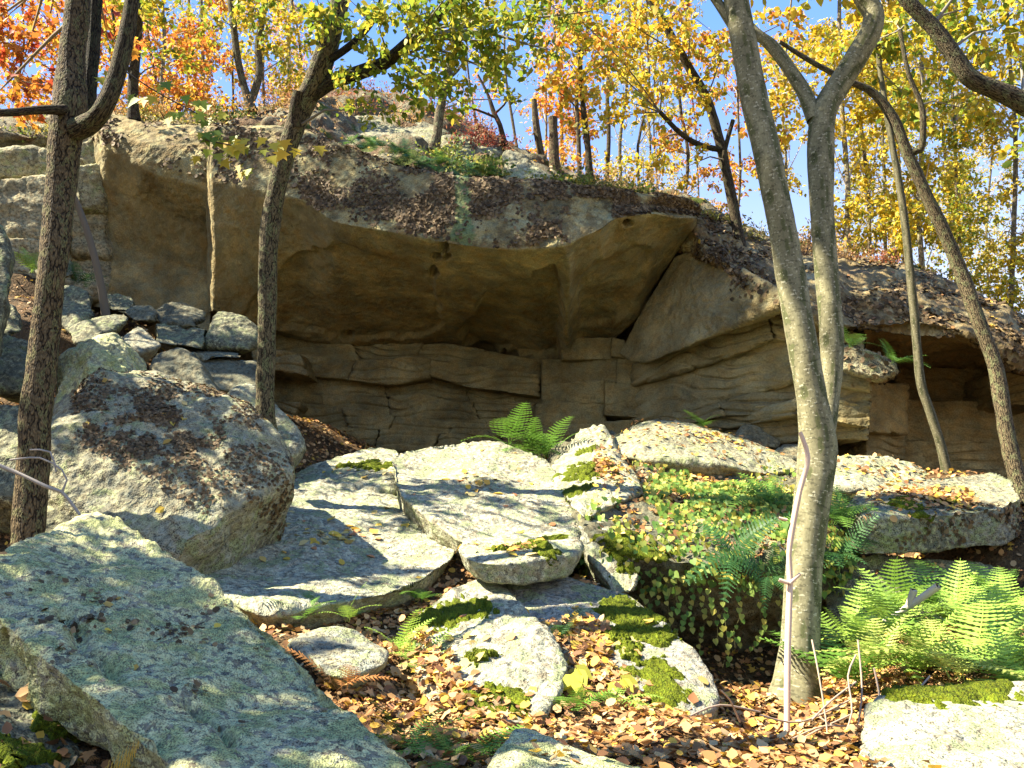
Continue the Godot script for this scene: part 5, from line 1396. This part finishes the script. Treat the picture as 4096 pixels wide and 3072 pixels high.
func crown_only(root: Node3D, clumps: Array, colors: Array, size: float, tint: Color) -> void:
	var L := Leaves.new()
	var T := Tubes.new()
	for c in clumps: clump(L, T, P(c[0], c[1], c[2]), Vector3(c[3], c[3] * 0.7, c[3]), c[4], size, "oval", colors, tint)
	tubes_node("branches", T, M.wood, root).set_meta("kind", "stuff")
	leaves_node("crown", L, M.leaf, root).set_meta("kind", "stuff")

# a point on a kept surface near a pixel, the one nearest the camera
func spot(key: String, px: float, py: float) -> Vector3:
	var best := Vector3.ZERO
	var bd := INF
	var r: Dictionary = rocks[key]
	for k in range(0, r.v.size(), 2):
		var p: Vector3 = r.v[k]
		if p.z > -1.5: continue
		var q := to_px(p)
		var d := absf(q.x - px) + absf(q.y - py) + p.distance_to(EYE) * 2.0
		if d < bd and r.n[k].dot(EYE - p) > 0:
			bd = d
			best = p
	return best

func build_plants() -> void:
	# sunlit fern bed, right
	for q in [[870, 655, 5.0], [905, 640, 5.3], [940, 660, 4.9], [975, 640, 5.2], [1005, 650, 5.0], [1020, 620, 5.6], [850, 690, 4.7], [920, 675, 4.6], [990, 672, 4.6], [955, 625, 5.6], [890, 625, 5.7], [1030, 670, 4.7], [850, 645, 5.5], [880, 672, 4.7], [960, 680, 4.4], [1010, 690, 4.3], [930, 612, 6.0], [990, 612, 6.0]]:
		var tn: String = ["lime", "lime", "green", "lime", "pale"][rng.randi() % 5]
		fern({"lime": "bright lime green", "green": "deeper green", "pale": "pale yellowing"}[tn] + " fern in the sunlit bed beside the forked beech", P(q[0], q[1], q[2]), rng.randf_range(0.4, 0.6), 11, tn, "ferns of the sunlit bed")
	fern("feathery fern growing from the cleft below the great roof", P(505, 446, 9.4), 0.8, 7, "green", "ferns in the cleft below the roof", Vector3.ZERO, 0.9)
	fern("feathery fern growing from the cleft below the great roof", P(548, 458, 9.0), 0.85, 9, "green", "ferns in the cleft below the roof", Vector3.ZERO, 0.7)
	fern("feathery fern growing from the cleft below the great roof", P(530, 456, 9.0), 0.6, 7, "green", "ferns in the cleft below the roof", Vector3.ZERO, 1.0)
	fern("dark fern sprawling on the ivy mound", P(765, 505, 7.0), 0.48, 9, "green", "ferns of the ivy mound", Vector3(0, 0, 0.4))
	fern("dark fern sprawling on the ivy mound", P(785, 540, 6.3), 0.45, 9, "green", "ferns of the ivy mound", Vector3(0, 0, 0.4))
	fern("dark fern sprawling on the ivy mound", P(835, 525, 6.5), 0.55, 9, "green", "ferns of the ivy mound", Vector3(0, 0, 0.5))
	fern("dark fern sprawling on the ivy mound", P(838, 558, 6.2), 0.5, 8, "dark", "ferns of the ivy mound", Vector3(0, 0, 0.6))
	fern("dark fern sprawling on the ivy mound", P(735, 560, 5.95), 0.45, 7, "dark", "ferns of the ivy mound", Vector3(0, -0.2, 0.9))
	fern("small fern at the lip of the dark mound face", P(768, 575, 5.9), 0.4, 6, "dark", "", Vector3(0, -0.3, 1.0))
	fern("pale fern in the leafy hollow before the ridged boulder", P(398, 655, 4.8), 0.33, 8, "lime", "ferns of the leafy hollow", Vector3.ZERO, 1.0)
	fern("pale fern in the leafy hollow before the ridged boulder", P(420, 668, 4.6), 0.3, 7, "lime", "ferns of the leafy hollow", Vector3.ZERO, 1.0)
	fern("pale fern in the leafy hollow before the ridged boulder", P(345, 622, 5.0), 0.3, 6, "lime", "ferns of the leafy hollow", Vector3.ZERO, 0.8)
	fern("small green fern against the foot of the broad slab", P(298, 622, 4.9), 0.28, 6, "green", "", Vector3.ZERO, 0.8)
	fern("small fern under the upper edge of the ridged boulder", P(420, 602, 5.5), 0.3, 7, "green", "", Vector3.ZERO, 0.9)
	fern("green fern at the foot of the long lichen boulder", P(412, 752, 3.5), 0.34, 8, "green", "ferns at the boulder's foot", Vector3.ZERO, 1.0)
	fern("green fern at the foot of the long lichen boulder", P(462, 772, 3.25), 0.36, 8, "green", "ferns at the boulder's foot", Vector3.ZERO, 1.0)
	fern("green fern at the foot of the long lichen boulder", P(440, 765, 3.2), 0.3, 6, "green", "ferns at the boulder's foot", Vector3.ZERO, 0.9)
	fern("yellowing fern against the lichen boulder", P(395, 735, 3.7), 0.26, 6, "gold", "", Vector3.ZERO, 1.0)
	fern("golden withered fern before the long lichen boulder", P(98, 782, 2.6), 0.32, 2, "gold", "", Vector3(2.6, 0.0, 0.2), 0.15)
	fern("rusty withered fern drooping over the small grey stone", P(340, 690, 3.9), 0.3, 4, "rust", "", Vector3(0.3, 0, 0), 0.8)
	fern("fern rising between the slabs beside the yellow seedling", P(612, 705, 4.2), 0.33, 7, "lime", "ferns between the slabs", Vector3.ZERO, 0.9)
	fern("fern rising between the slabs beside the yellow seedling", P(572, 715, 4.05), 0.3, 7, "green", "ferns between the slabs", Vector3.ZERO, 0.8)
	fern("dark fern tucked into the leafy cleft of the slabs", P(560, 640, 4.95), 0.26, 6, "dark", "", Vector3.ZERO, 0.9)
	fern("fern hanging from the ledge right of the beech", P(888, 364, 8.85), 0.45, 8, "green", "ferns on the ledge", Vector3(0.5, 0, 0.4))
	fern("fern hanging from the ledge right of the beech", P(850, 348, 8.9), 0.35, 7, "green", "ferns on the ledge", Vector3(0.2, 0, 0.3))
	fern("tiny fern on the crest of the whaleback rock", P(704, 428, 9.4), 0.35, 6, "green")
	fern("small fern on the upper left slope", P(76, 284, 10.6), 0.5, 7, "dark")
	fern("bright leafy fern on the far left slope", P(30, 272, 9.5), 0.5, 8, "lime")
	# polypody fringe on the cliff edge
	for k in 20:
		var px := 352.0 + k * 7.4 + rng.randf_range(-3, 3)
		var py := at_line([[345, 142], [400, 160], [440, 170], [500, 182]], px) + rng.randf_range(-6, 4)
		fern("low dark fern in the fringe along the cliff edge", P(px, py, 10.35), rng.randf_range(0.3, 0.42), 8, "dark" if k % 3 else "green", "ferns along the cliff edge", Vector3(0, 0, 0.5), 1.1)
	# heath on the hillside and rim
	var hs := [[335, 108, 13.6, 0], [352, 98, 14.2, 0], [370, 112, 13.4, 0], [388, 102, 14.2, 0], [410, 108, 13.8, 0], [425, 118, 13.4, 0], [455, 125, 13.8, 0], [470, 130, 13.6, 1], [400, 126, 13.0, 1], [345, 120, 13.0, 1], [480, 145, 12.4, 2], [465, 150, 12.0, 2], [495, 150, 12.4, 2], [450, 158, 11.4, 3], [430, 160, 11.2, 3], [475, 168, 10.9, 3], [490, 176, 10.5, 3], [545, 186, 10.3, 3], [575, 190, 10.3, 3], [600, 192, 10.3, 4], [625, 195, 10.3, 4], [590, 196, 10.2, 4], [645, 198, 10.4, 3], [720, 226, 11.2, 4], [700, 222, 11.2, 4], [760, 240, 11.4, 4], [800, 252, 11.2, 1], [850, 262, 11.2, 1], [880, 270, 11.0, 0], [820, 255, 11.6, 1], [280, 108, 13.4, 1], [300, 104, 13.8, 0], [20, 140, 12.4, 3], [50, 134, 12.4, 4], [118, 116, 12.4, 1], [150, 120, 12.2, 4], [172, 120, 12.4, 1], [195, 124, 12.2, 4], [215, 122, 12.6, 1], [232, 122, 12.2, 3], [262, 118, 12.6, 1], [580, 186, 12.5, 1], [655, 196, 12.5, 1], [690, 212, 12.8, 1], [620, 190, 13.0, 1]]
	var look := [["heath_shrub", "russet heath shrub on the hillside above the roof", "russet heath shrubs", [Color(0.3, 0.1, 0.05), Color(0.38, 0.16, 0.06), Color(0.2, 0.08, 0.05), Color(0.3, 0.22, 0.07)]], ["heath_shrub", "tawny heath shrub along the rim", "tawny heath shrubs", [Color(0.45, 0.26, 0.1), Color(0.5, 0.33, 0.15), Color(0.3, 0.2, 0.07)]], ["heath_shrub", "crimson heath shrub on the rocky brow", "crimson heath shrubs", [Color(0.27, 0.06, 0.04), Color(0.2, 0.05, 0.035), Color(0.3, 0.13, 0.06)]], ["green_shrub", "low green shrub at the cliff edge", "green shrubs at the cliff edge", [Color(0.1, 0.18, 0.03), Color(0.2, 0.24, 0.05), Color(0.3, 0.28, 0.06)]], ["grass_tuft", "tuft of yellow green grass on the cliff rim", "grass tufts on the rim", [Color(0.25, 0.24, 0.05), Color(0.36, 0.3, 0.08), Color(0.18, 0.2, 0.04)]]]
	for q in hs:
		var l: Array = look[q[3]]
		var r := Vector3(0.62, 0.5, 0.5) if q[3] < 3 else Vector3(0.45, 0.28, 0.35)
		shrub(l[0], l[1], P(q[0], q[1] + 4, q[2]), r, 420, 0.06 if q[3] < 3 else 0.055, l[3], l[2], "oval" if q[3] == 3 else "narrow")
	# ivy spread over the mound
	var L := Leaves.new()
	var ivy := [Color(0.15, 0.28, 0.05), Color(0.24, 0.36, 0.07), Color(0.36, 0.42, 0.09), Color(0.1, 0.2, 0.04), Color(0.46, 0.42, 0.08)]
	on_surface("ivy_mound", 5200, func(p: Vector3, n: Vector3) -> bool:
		var q := to_px(p)
		if q.x < 585 or q.x > 845 or q.y < 455: return false
		if n.z < -0.1 and n.y < 0.3: return false
		var low := 588.0 + 20.0 * patch.get_noise_1d(p.x * 1.4)
		if q.y > low: return false
		var e := patch.get_noise_3dv(p * 0.7)
		if e + 0.4 * mid.get_noise_3dv(p) < -0.22 or q.y < 500 and rng.randf() > 0.35 + e: return false
		if q.y > 575 and rng.randf() > 0.5: return false
		var up := (n + Vector3(0, 0.3, 0.5) + rdir() * 0.5).normalized()
		var f := (Vector3(0, -1, 0.3) + rdir() * 0.7).normalized()
		leaf(L, "heart", p + n * rng.randf_range(0.02, 0.1), f, up, rng.randf_range(0.025, 0.07), pick(ivy))
		return true)
	var o := leaves_node("ivy", L, M.leaf, self)
	tag(o, "mat of heart shaped ivy leaves over the big dark boulder", "ivy", "", "stuff")
	for k in 15:
		var px := 612.0 + k * 12.5 + rng.randf_range(-4, 4)
		var top := spot("ivy_mound", px, 578.0)
		var hang := thing("ivy_trail", "trail of heart shaped leaves hanging down the dark boulder face", "ivy", top, "hanging ivy trails")
		var T := Tubes.new()
		var ln := rng.randf_range(0.15, 0.75)
		var pts := [top + Vector3(0, 0.06, 0.03)]
		for m in range(1, 5): pts.append(top + Vector3(rng.randf_range(-0.05, 0.05), -ln * m / 4.0, 0.06 + rng.randf_range(-0.02, 0.03)))
		tube(T, pts, [0.003, 0.003, 0.0025, 0.002, 0.002], 3, 0.1, 0.0, Color(0.12, 0.12, 0.05))
		tubes_node("stem", T, M.wood, hang)
		for m in int(ln * 22) + 2:
			var f := float(m) / (int(ln * 22) + 2) * 4.0
			var a: Vector3 = pts[int(f)]
			var b: Vector3 = pts[mini(int(f) + 1, 4)]
			var one := Leaves.new()
			leaf(one, "heart", a.lerp(b, f - int(f)) + Vector3(rng.randf_range(-0.03, 0.03), 0, 0.015), (Vector3(rng.randf_range(-0.5, 0.5), -1, 0.25)).normalized(), Vector3(rng.randf_range(-0.3, 0.3), 0.4, 1).normalized(), rng.randf_range(0.035, 0.055), pick(ivy))
			leaves_node("leaf", one, M.leaf, hang)
	# yellow seedlings with large leaves
	for q in [[575, 665, 4.25, 0.16, 7, "yellow leaved seedling over the edge of the ridged boulder"], [620, 675, 4.4, 0.15, 6, "yellow leaved seedling over the grey slab's leafy cleft"]]:
		var at := P(q[0], q[1] + 30, q[2])
		var root := thing("seedling", q[5], "seedling", at)
		var T := Tubes.new()
		var top := P(q[0], q[1], q[2])
		tube(T, [at, at.lerp(top, 0.5) + Vector3(0.02, 0, 0.02), top], [0.004, 0.003, 0.002], 4, 0.05, 0.0, Color(0.2, 0.16, 0.06))
		tubes_node("stem", T, M.wood, root)
		for k in q[4]:
			var one := Leaves.new()
			var an: float = TAU * k / q[4] + rng.randf_range(-0.3, 0.3)
			leaf(one, "oval", top + Vector3(0, -0.015 * k, 0), Vector3(cos(an), -0.7, sin(an) * 0.6 + 0.3).normalized(), Vector3(0, 0.8, 0.6), q[3] * rng.randf_range(0.6, 0.85), Color(0.52, 0.52, 0.08))
			leaves_node("leaf", one, M.leaf, root)
	# maple spray hanging before the cliff
	for q in [[[205, 140], [235, 146], [260, 150], [285, 146], [306, 156], "spray of pale yellow maple leaves hanging before the left overhang", YELLOW, 20, 0.1], [[110, 60], [150, 88], [190, 110], [225, 128], [245, 140], "long maple twig with green leaves arching over the left rim", GREENISH, 36, 0.1]]:
		var root := thing("maple_spray", q[5], "branch", P(q[0][0], q[0][1], 5.2))
		var T := Tubes.new()
		var pts := []
		for k in 5: pts.append(P(q[k][0], q[k][1], 5.2))
		tube(T, pts, [0.006, 0.005, 0.004, 0.003, 0.002], 4, 0.1, 0.0, Color(0.1, 0.08, 0.05))
		tubes_node("twig", T, M.wood, root)
		for k in q[7]:
			var f := rng.randf() * 3.99
			var p: Vector3 = pts[int(f)].lerp(pts[int(f) + 1], f - int(f))
			var one := Leaves.new()
			leaf(one, "maple", p + Vector3(rng.randf_range(-0.12, 0.12), rng.randf_range(-0.16, 0.1), rng.randf_range(-0.1, 0.1)), (Vector3(rng.randf_range(-0.6, 0.6), -0.8, 0.2)).normalized(), (Vector3(0, 0.5, 1) + rdir() * 0.4).normalized(), q[8] * rng.randf_range(0.7, 1.1), pick(q[6]))
			leaves_node("leaf", one, M.leaf, root)
	# sticks, stems and brambles
	stick("bare_stem", "pinkish dead stem standing against the forked beech", [[785, 790, 4.2, 7], [787, 720, 4.3, 6], [788, 640, 4.35, 6], [790, 580, 4.4, 6], [789, 555, 4.4, 5], [792, 530, 4.4, 6], [800, 490, 4.4, 5], [808, 458, 4.4, 5], [800, 432, 4.4, 4]], Color(0.62, 0.46, 0.34), [[[788, 583, 4.38, 4], [779, 580, 4.38, 4]], [[789, 584, 4.38, 4], [800, 574, 4.4, 3]], [[787, 520, 4.4, 3], [779, 518, 4.4, 3]]])
	stick("dead_branch", "bleached broken branch poking out of the fern bed", [[878, 625, 5.3, 4], [900, 612, 5.2, 6], [918, 600, 5.1, 7], [938, 586, 5.0, 7]], Color(0.5, 0.45, 0.38), [[[909, 606, 5.15, 7], [914, 590, 5.1, 7]]])
	stick("dead_branch", "curved grey twig crossing the foot of the broken tree", [[-10, 462, 4.2, 4], [20, 474, 4.2, 4], [45, 486, 4.2, 4], [62, 492, 4.2, 3.5], [80, 515, 4.2, 3]], Color(0.3, 0.27, 0.22), [[[30, 450, 4.2, 2], [50, 452, 4.2, 2], [56, 472, 4.2, 2]], [[62, 492, 4.2, 3], [67, 480, 4.2, 2], [62, 470, 4.2, 2], [40, 458, 4.2, 2], [10, 460, 4.2, 2]]])
	stick("dead_branch", "thin dead branch leaning on the stones under the left overhang", [[106, 316, 9.6, 9], [100, 280, 9.5, 8], [90, 240, 9.4, 7], [78, 205, 9.3, 6], [70, 190, 9.2, 5]], Color(0.14, 0.12, 0.09), [])
	stick("dead_branch", "stick lying on leaves beside the small grey stone", [[284, 646, 4.6, 3], [310, 636, 4.6, 4], [341, 628, 4.6, 3]], Color(0.3, 0.25, 0.18), [])
	stick("dead_branch", "thin twig lying in the leafy cleft of the slabs", [[590, 660, 4.7, 3], [605, 668, 4.6, 3], [628, 682, 4.5, 2]], Color(0.22, 0.16, 0.1), [])
	for q in [[[830, 768], [826, 720], [818, 670], [812, 640]], [[860, 768], [858, 730], [862, 690], [858, 640]], [[880, 760], [868, 720], [885, 690]], [[812, 720], [832, 700], [856, 682]], [[900, 768], [896, 730], [905, 690]], [[770, 768], [800, 740], [850, 715]], [[845, 768], [870, 735], [905, 715]], [[720, 690], [730, 700], [740, 722]], [[690, 716], [720, 705], [760, 712]], [[820, 768], [850, 750], [900, 742]], [[840, 745], [852, 712], [848, 676], [856, 655]], [[872, 740], [880, 705], [874, 668]], [[905, 735], [912, 700], [930, 676]], [[790, 740], [826, 726], [872, 730]], [[760, 715], [800, 722], [850, 700]], [[740, 755], [770, 738], [812, 746]], [[700, 730], [735, 728], [768, 745]], [[858, 768], [842, 735], [812, 712]]]:
		var pts := []
		for k in q.size(): pts.append([q[k][0], q[k][1], 3.9 + 0.1 * k, 1.8])
		stick("bramble_cane", "bare bramble cane tangled at the beech's foot", pts, Color(0.34, 0.26, 0.19), [], "bramble canes at the beech's foot")

func stick(called: String, label: String, path: Array, color: Color, sides: Array, group := "") -> void:
	var root := thing(called, label, "branch" if called != "bramble_cane" else "cane", P(path[0][0], path[0][1], path[0][2]), group)
	var all := [path]
	all.append_array(sides)
	for k in all.size():
		var T := Tubes.new()
		var pts := []
		var radii := []
		for q in all[k]:
			pts.append(P(q[0], q[1], q[2]))
			radii.append(q[3] * 0.5 / focal * q[2])
		tube(T, pts, radii, 7, 0.05, 0.15, color)
		tubes_node("stem" if k == 0 else "side_twig", T, M.wood, root)

func build_litter() -> void:
	# the carpet of fallen leaves
	var L := Leaves.new()
	var kinds := ["oval", "curled", "round", "curled", "maple"]
	var seen_ground := PackedInt32Array()
	var near_ground := PackedInt32Array()
	var gr: Dictionary = rocks.ground
	for k in range(0, gr.i.size(), 3):
		var p: Vector3 = gr.v[gr.i[k]]
		if p.z > -2.0 or p.z < -13.0: continue
		var q := to_px(p)
		if q.x < -60 or q.x > 1084 or q.y > 820: continue
		for j in 3: seen_ground.append(gr.i[k + j])
		if p.z > -5.7 and q.x > 310 and q.x < 970:
			for j in 3: near_ground.append(gr.i[k + j])
	rocks.seen_ground = {"v": gr.v, "n": gr.n, "i": seen_ground}
	rocks.near_ground = {"v": gr.v, "n": gr.n, "i": near_ground}
	on_surface("seen_ground", 38000, func(p: Vector3, n: Vector3) -> bool:
		if p.z > -2.0 or p.z < -13: return false
		var q := to_px(p)
		if q.x < -40 or q.x > 1064 or q.y > 800: return false
		var up := (n + rdir() * 0.55).normalized()
		leaf(L, kinds[rng.randi() % 5], p + Vector3(0, rng.randf_range(0.0, 0.04), 0), tangent(up), up, rng.randf_range(0.02, 0.066), pick(LITTER))
		return true)
	on_surface("near_ground", 9000, func(p: Vector3, n: Vector3) -> bool:
		if p.z > -2.6 or p.z < -5.6: return false
		var q := to_px(p)
		if q.x < 320 or q.x > 960 or q.y > 790: return false
		var up := (n + rdir() * 0.5).normalized()
		leaf(L, kinds[rng.randi() % 5], p + Vector3(0, rng.randf_range(0.0, 0.04), 0), tangent(up), up, rng.randf_range(0.025, 0.062), pick(LITTER))
		return true)
	for part in [["ivy_mound", 3200, 0.0, 1024.0, 440.0, 560.0], ["narrow", 450, 596.0, 660.0, 430.0, 520.0], ["right_block_top", 500, 850.0, 975.0, 478.0, 520.0], ["whaleback", 260, 600.0, 800.0, 415.0, 480.0], ["low_right", 160, 800.0, 930.0, 455.0, 490.0], ["cap", 300, 690.0, 1000.0, 215.0, 330.0], ["hillside", 1300, 0.0, 1000.0, 90.0, 260.0], ["hillside", 1500, 0.0, 320.0, 90.0, 140.0], ["support", 60, 830.0, 1020.0, 550.0, 580.0], ["slab_d2", 500, 540.0, 625.0, 620.0, 720.0], ["slab_d", 260, 404.0, 480.0, 625.0, 690.0], ["dark_front", 160, 0.0, 110.0, 690.0, 768.0], ["low", 24, 520.0, 640.0, 725.0, 768.0]]:
		on_surface(part[0], part[1], func(p: Vector3, n: Vector3) -> bool:
			var q := to_px(p)
			if n.y < 0.4 or q.x < part[2] or q.x > part[3] or q.y < part[4] or q.y > part[5]: return false
			if part[0] == "ivy_mound" and q.x < 600 + 30 * patch.get_noise_3dv(p): return false
			if part[0] == "slab_d" and q.x > 430 + (q.y - 640) * 0.9 + 20 * patch.get_noise_3dv(p): return false
			if part[0] == "slab_d2" and q.x > 600 + (q.y - 640) * 0.55 + 16 * patch.get_noise_3dv(p): return false
			var up := (n + rdir() * 0.5).normalized()
			leaf(L, kinds[rng.randi() % 5], p + n * rng.randf_range(0.0, 0.03), tangent(up), up, rng.randf_range(0.04, 0.07), pick(LITTER + [Color(0.6, 0.4, 0.06)]))
			return true)
	var o := leaves_node("leaf_litter", L, M.litter, self)
	tag(o, "carpet of brown and yellow fallen leaves between the rocks", "leaf litter", "", "stuff")
	# single leaves on the rocks
	var any := func(_p: Vector3) -> bool: return true
	var bright := [Color(0.6, 0.42, 0.06), Color(0.62, 0.46, 0.14), Color(0.55, 0.32, 0.06), Color(0.58, 0.48, 0.2), Color(0.45, 0.2, 0.08)]
	loose_leaves("slab_a", 60, "fallen yellow leaf lying on the broad pale slab", "loose leaves on the broad pale slab", 0.075, any, bright)
	loose_leaves("slab_b", 40, "fallen yellow leaf lying on the blocky pale slab", "loose leaves on the blocky pale slab", 0.08, any, bright)
	loose_leaves("slab_c", 34, "fallen yellow leaf lying on the small flat slab", "loose leaves on the small flat slab", 0.075, any, bright)
	loose_leaves("slab_d", 16, "fallen yellow leaf lying on the ridged pale boulder", "loose leaves on the ridged boulder", 0.07, any, bright)
	loose_leaves("slab_d2", 26, "fallen yellow leaf lying on the sloping grey slab", "loose leaves on the sloping grey slab", 0.07, any, bright)
	loose_leaves("tripe_boulder", 16, "fallen yellow leaf caught on the large pointed boulder", "loose leaves on the pointed boulder", 0.06, any, bright)
	loose_leaves("front", 6, "fallen leaf caught on the long lichen boulder", "loose leaves on the lichen boulder", 0.042, any, bright)
	loose_leaves("whaleback", 22, "fallen yellow leaf lying on the whaleback rock", "loose leaves on the whaleback rock", 0.08, any, bright)
	loose_leaves("slab_a2", 14, "fallen yellow leaf lying on the thin mossy slab", "loose leaves on the thin mossy slab", 0.08, any, bright)
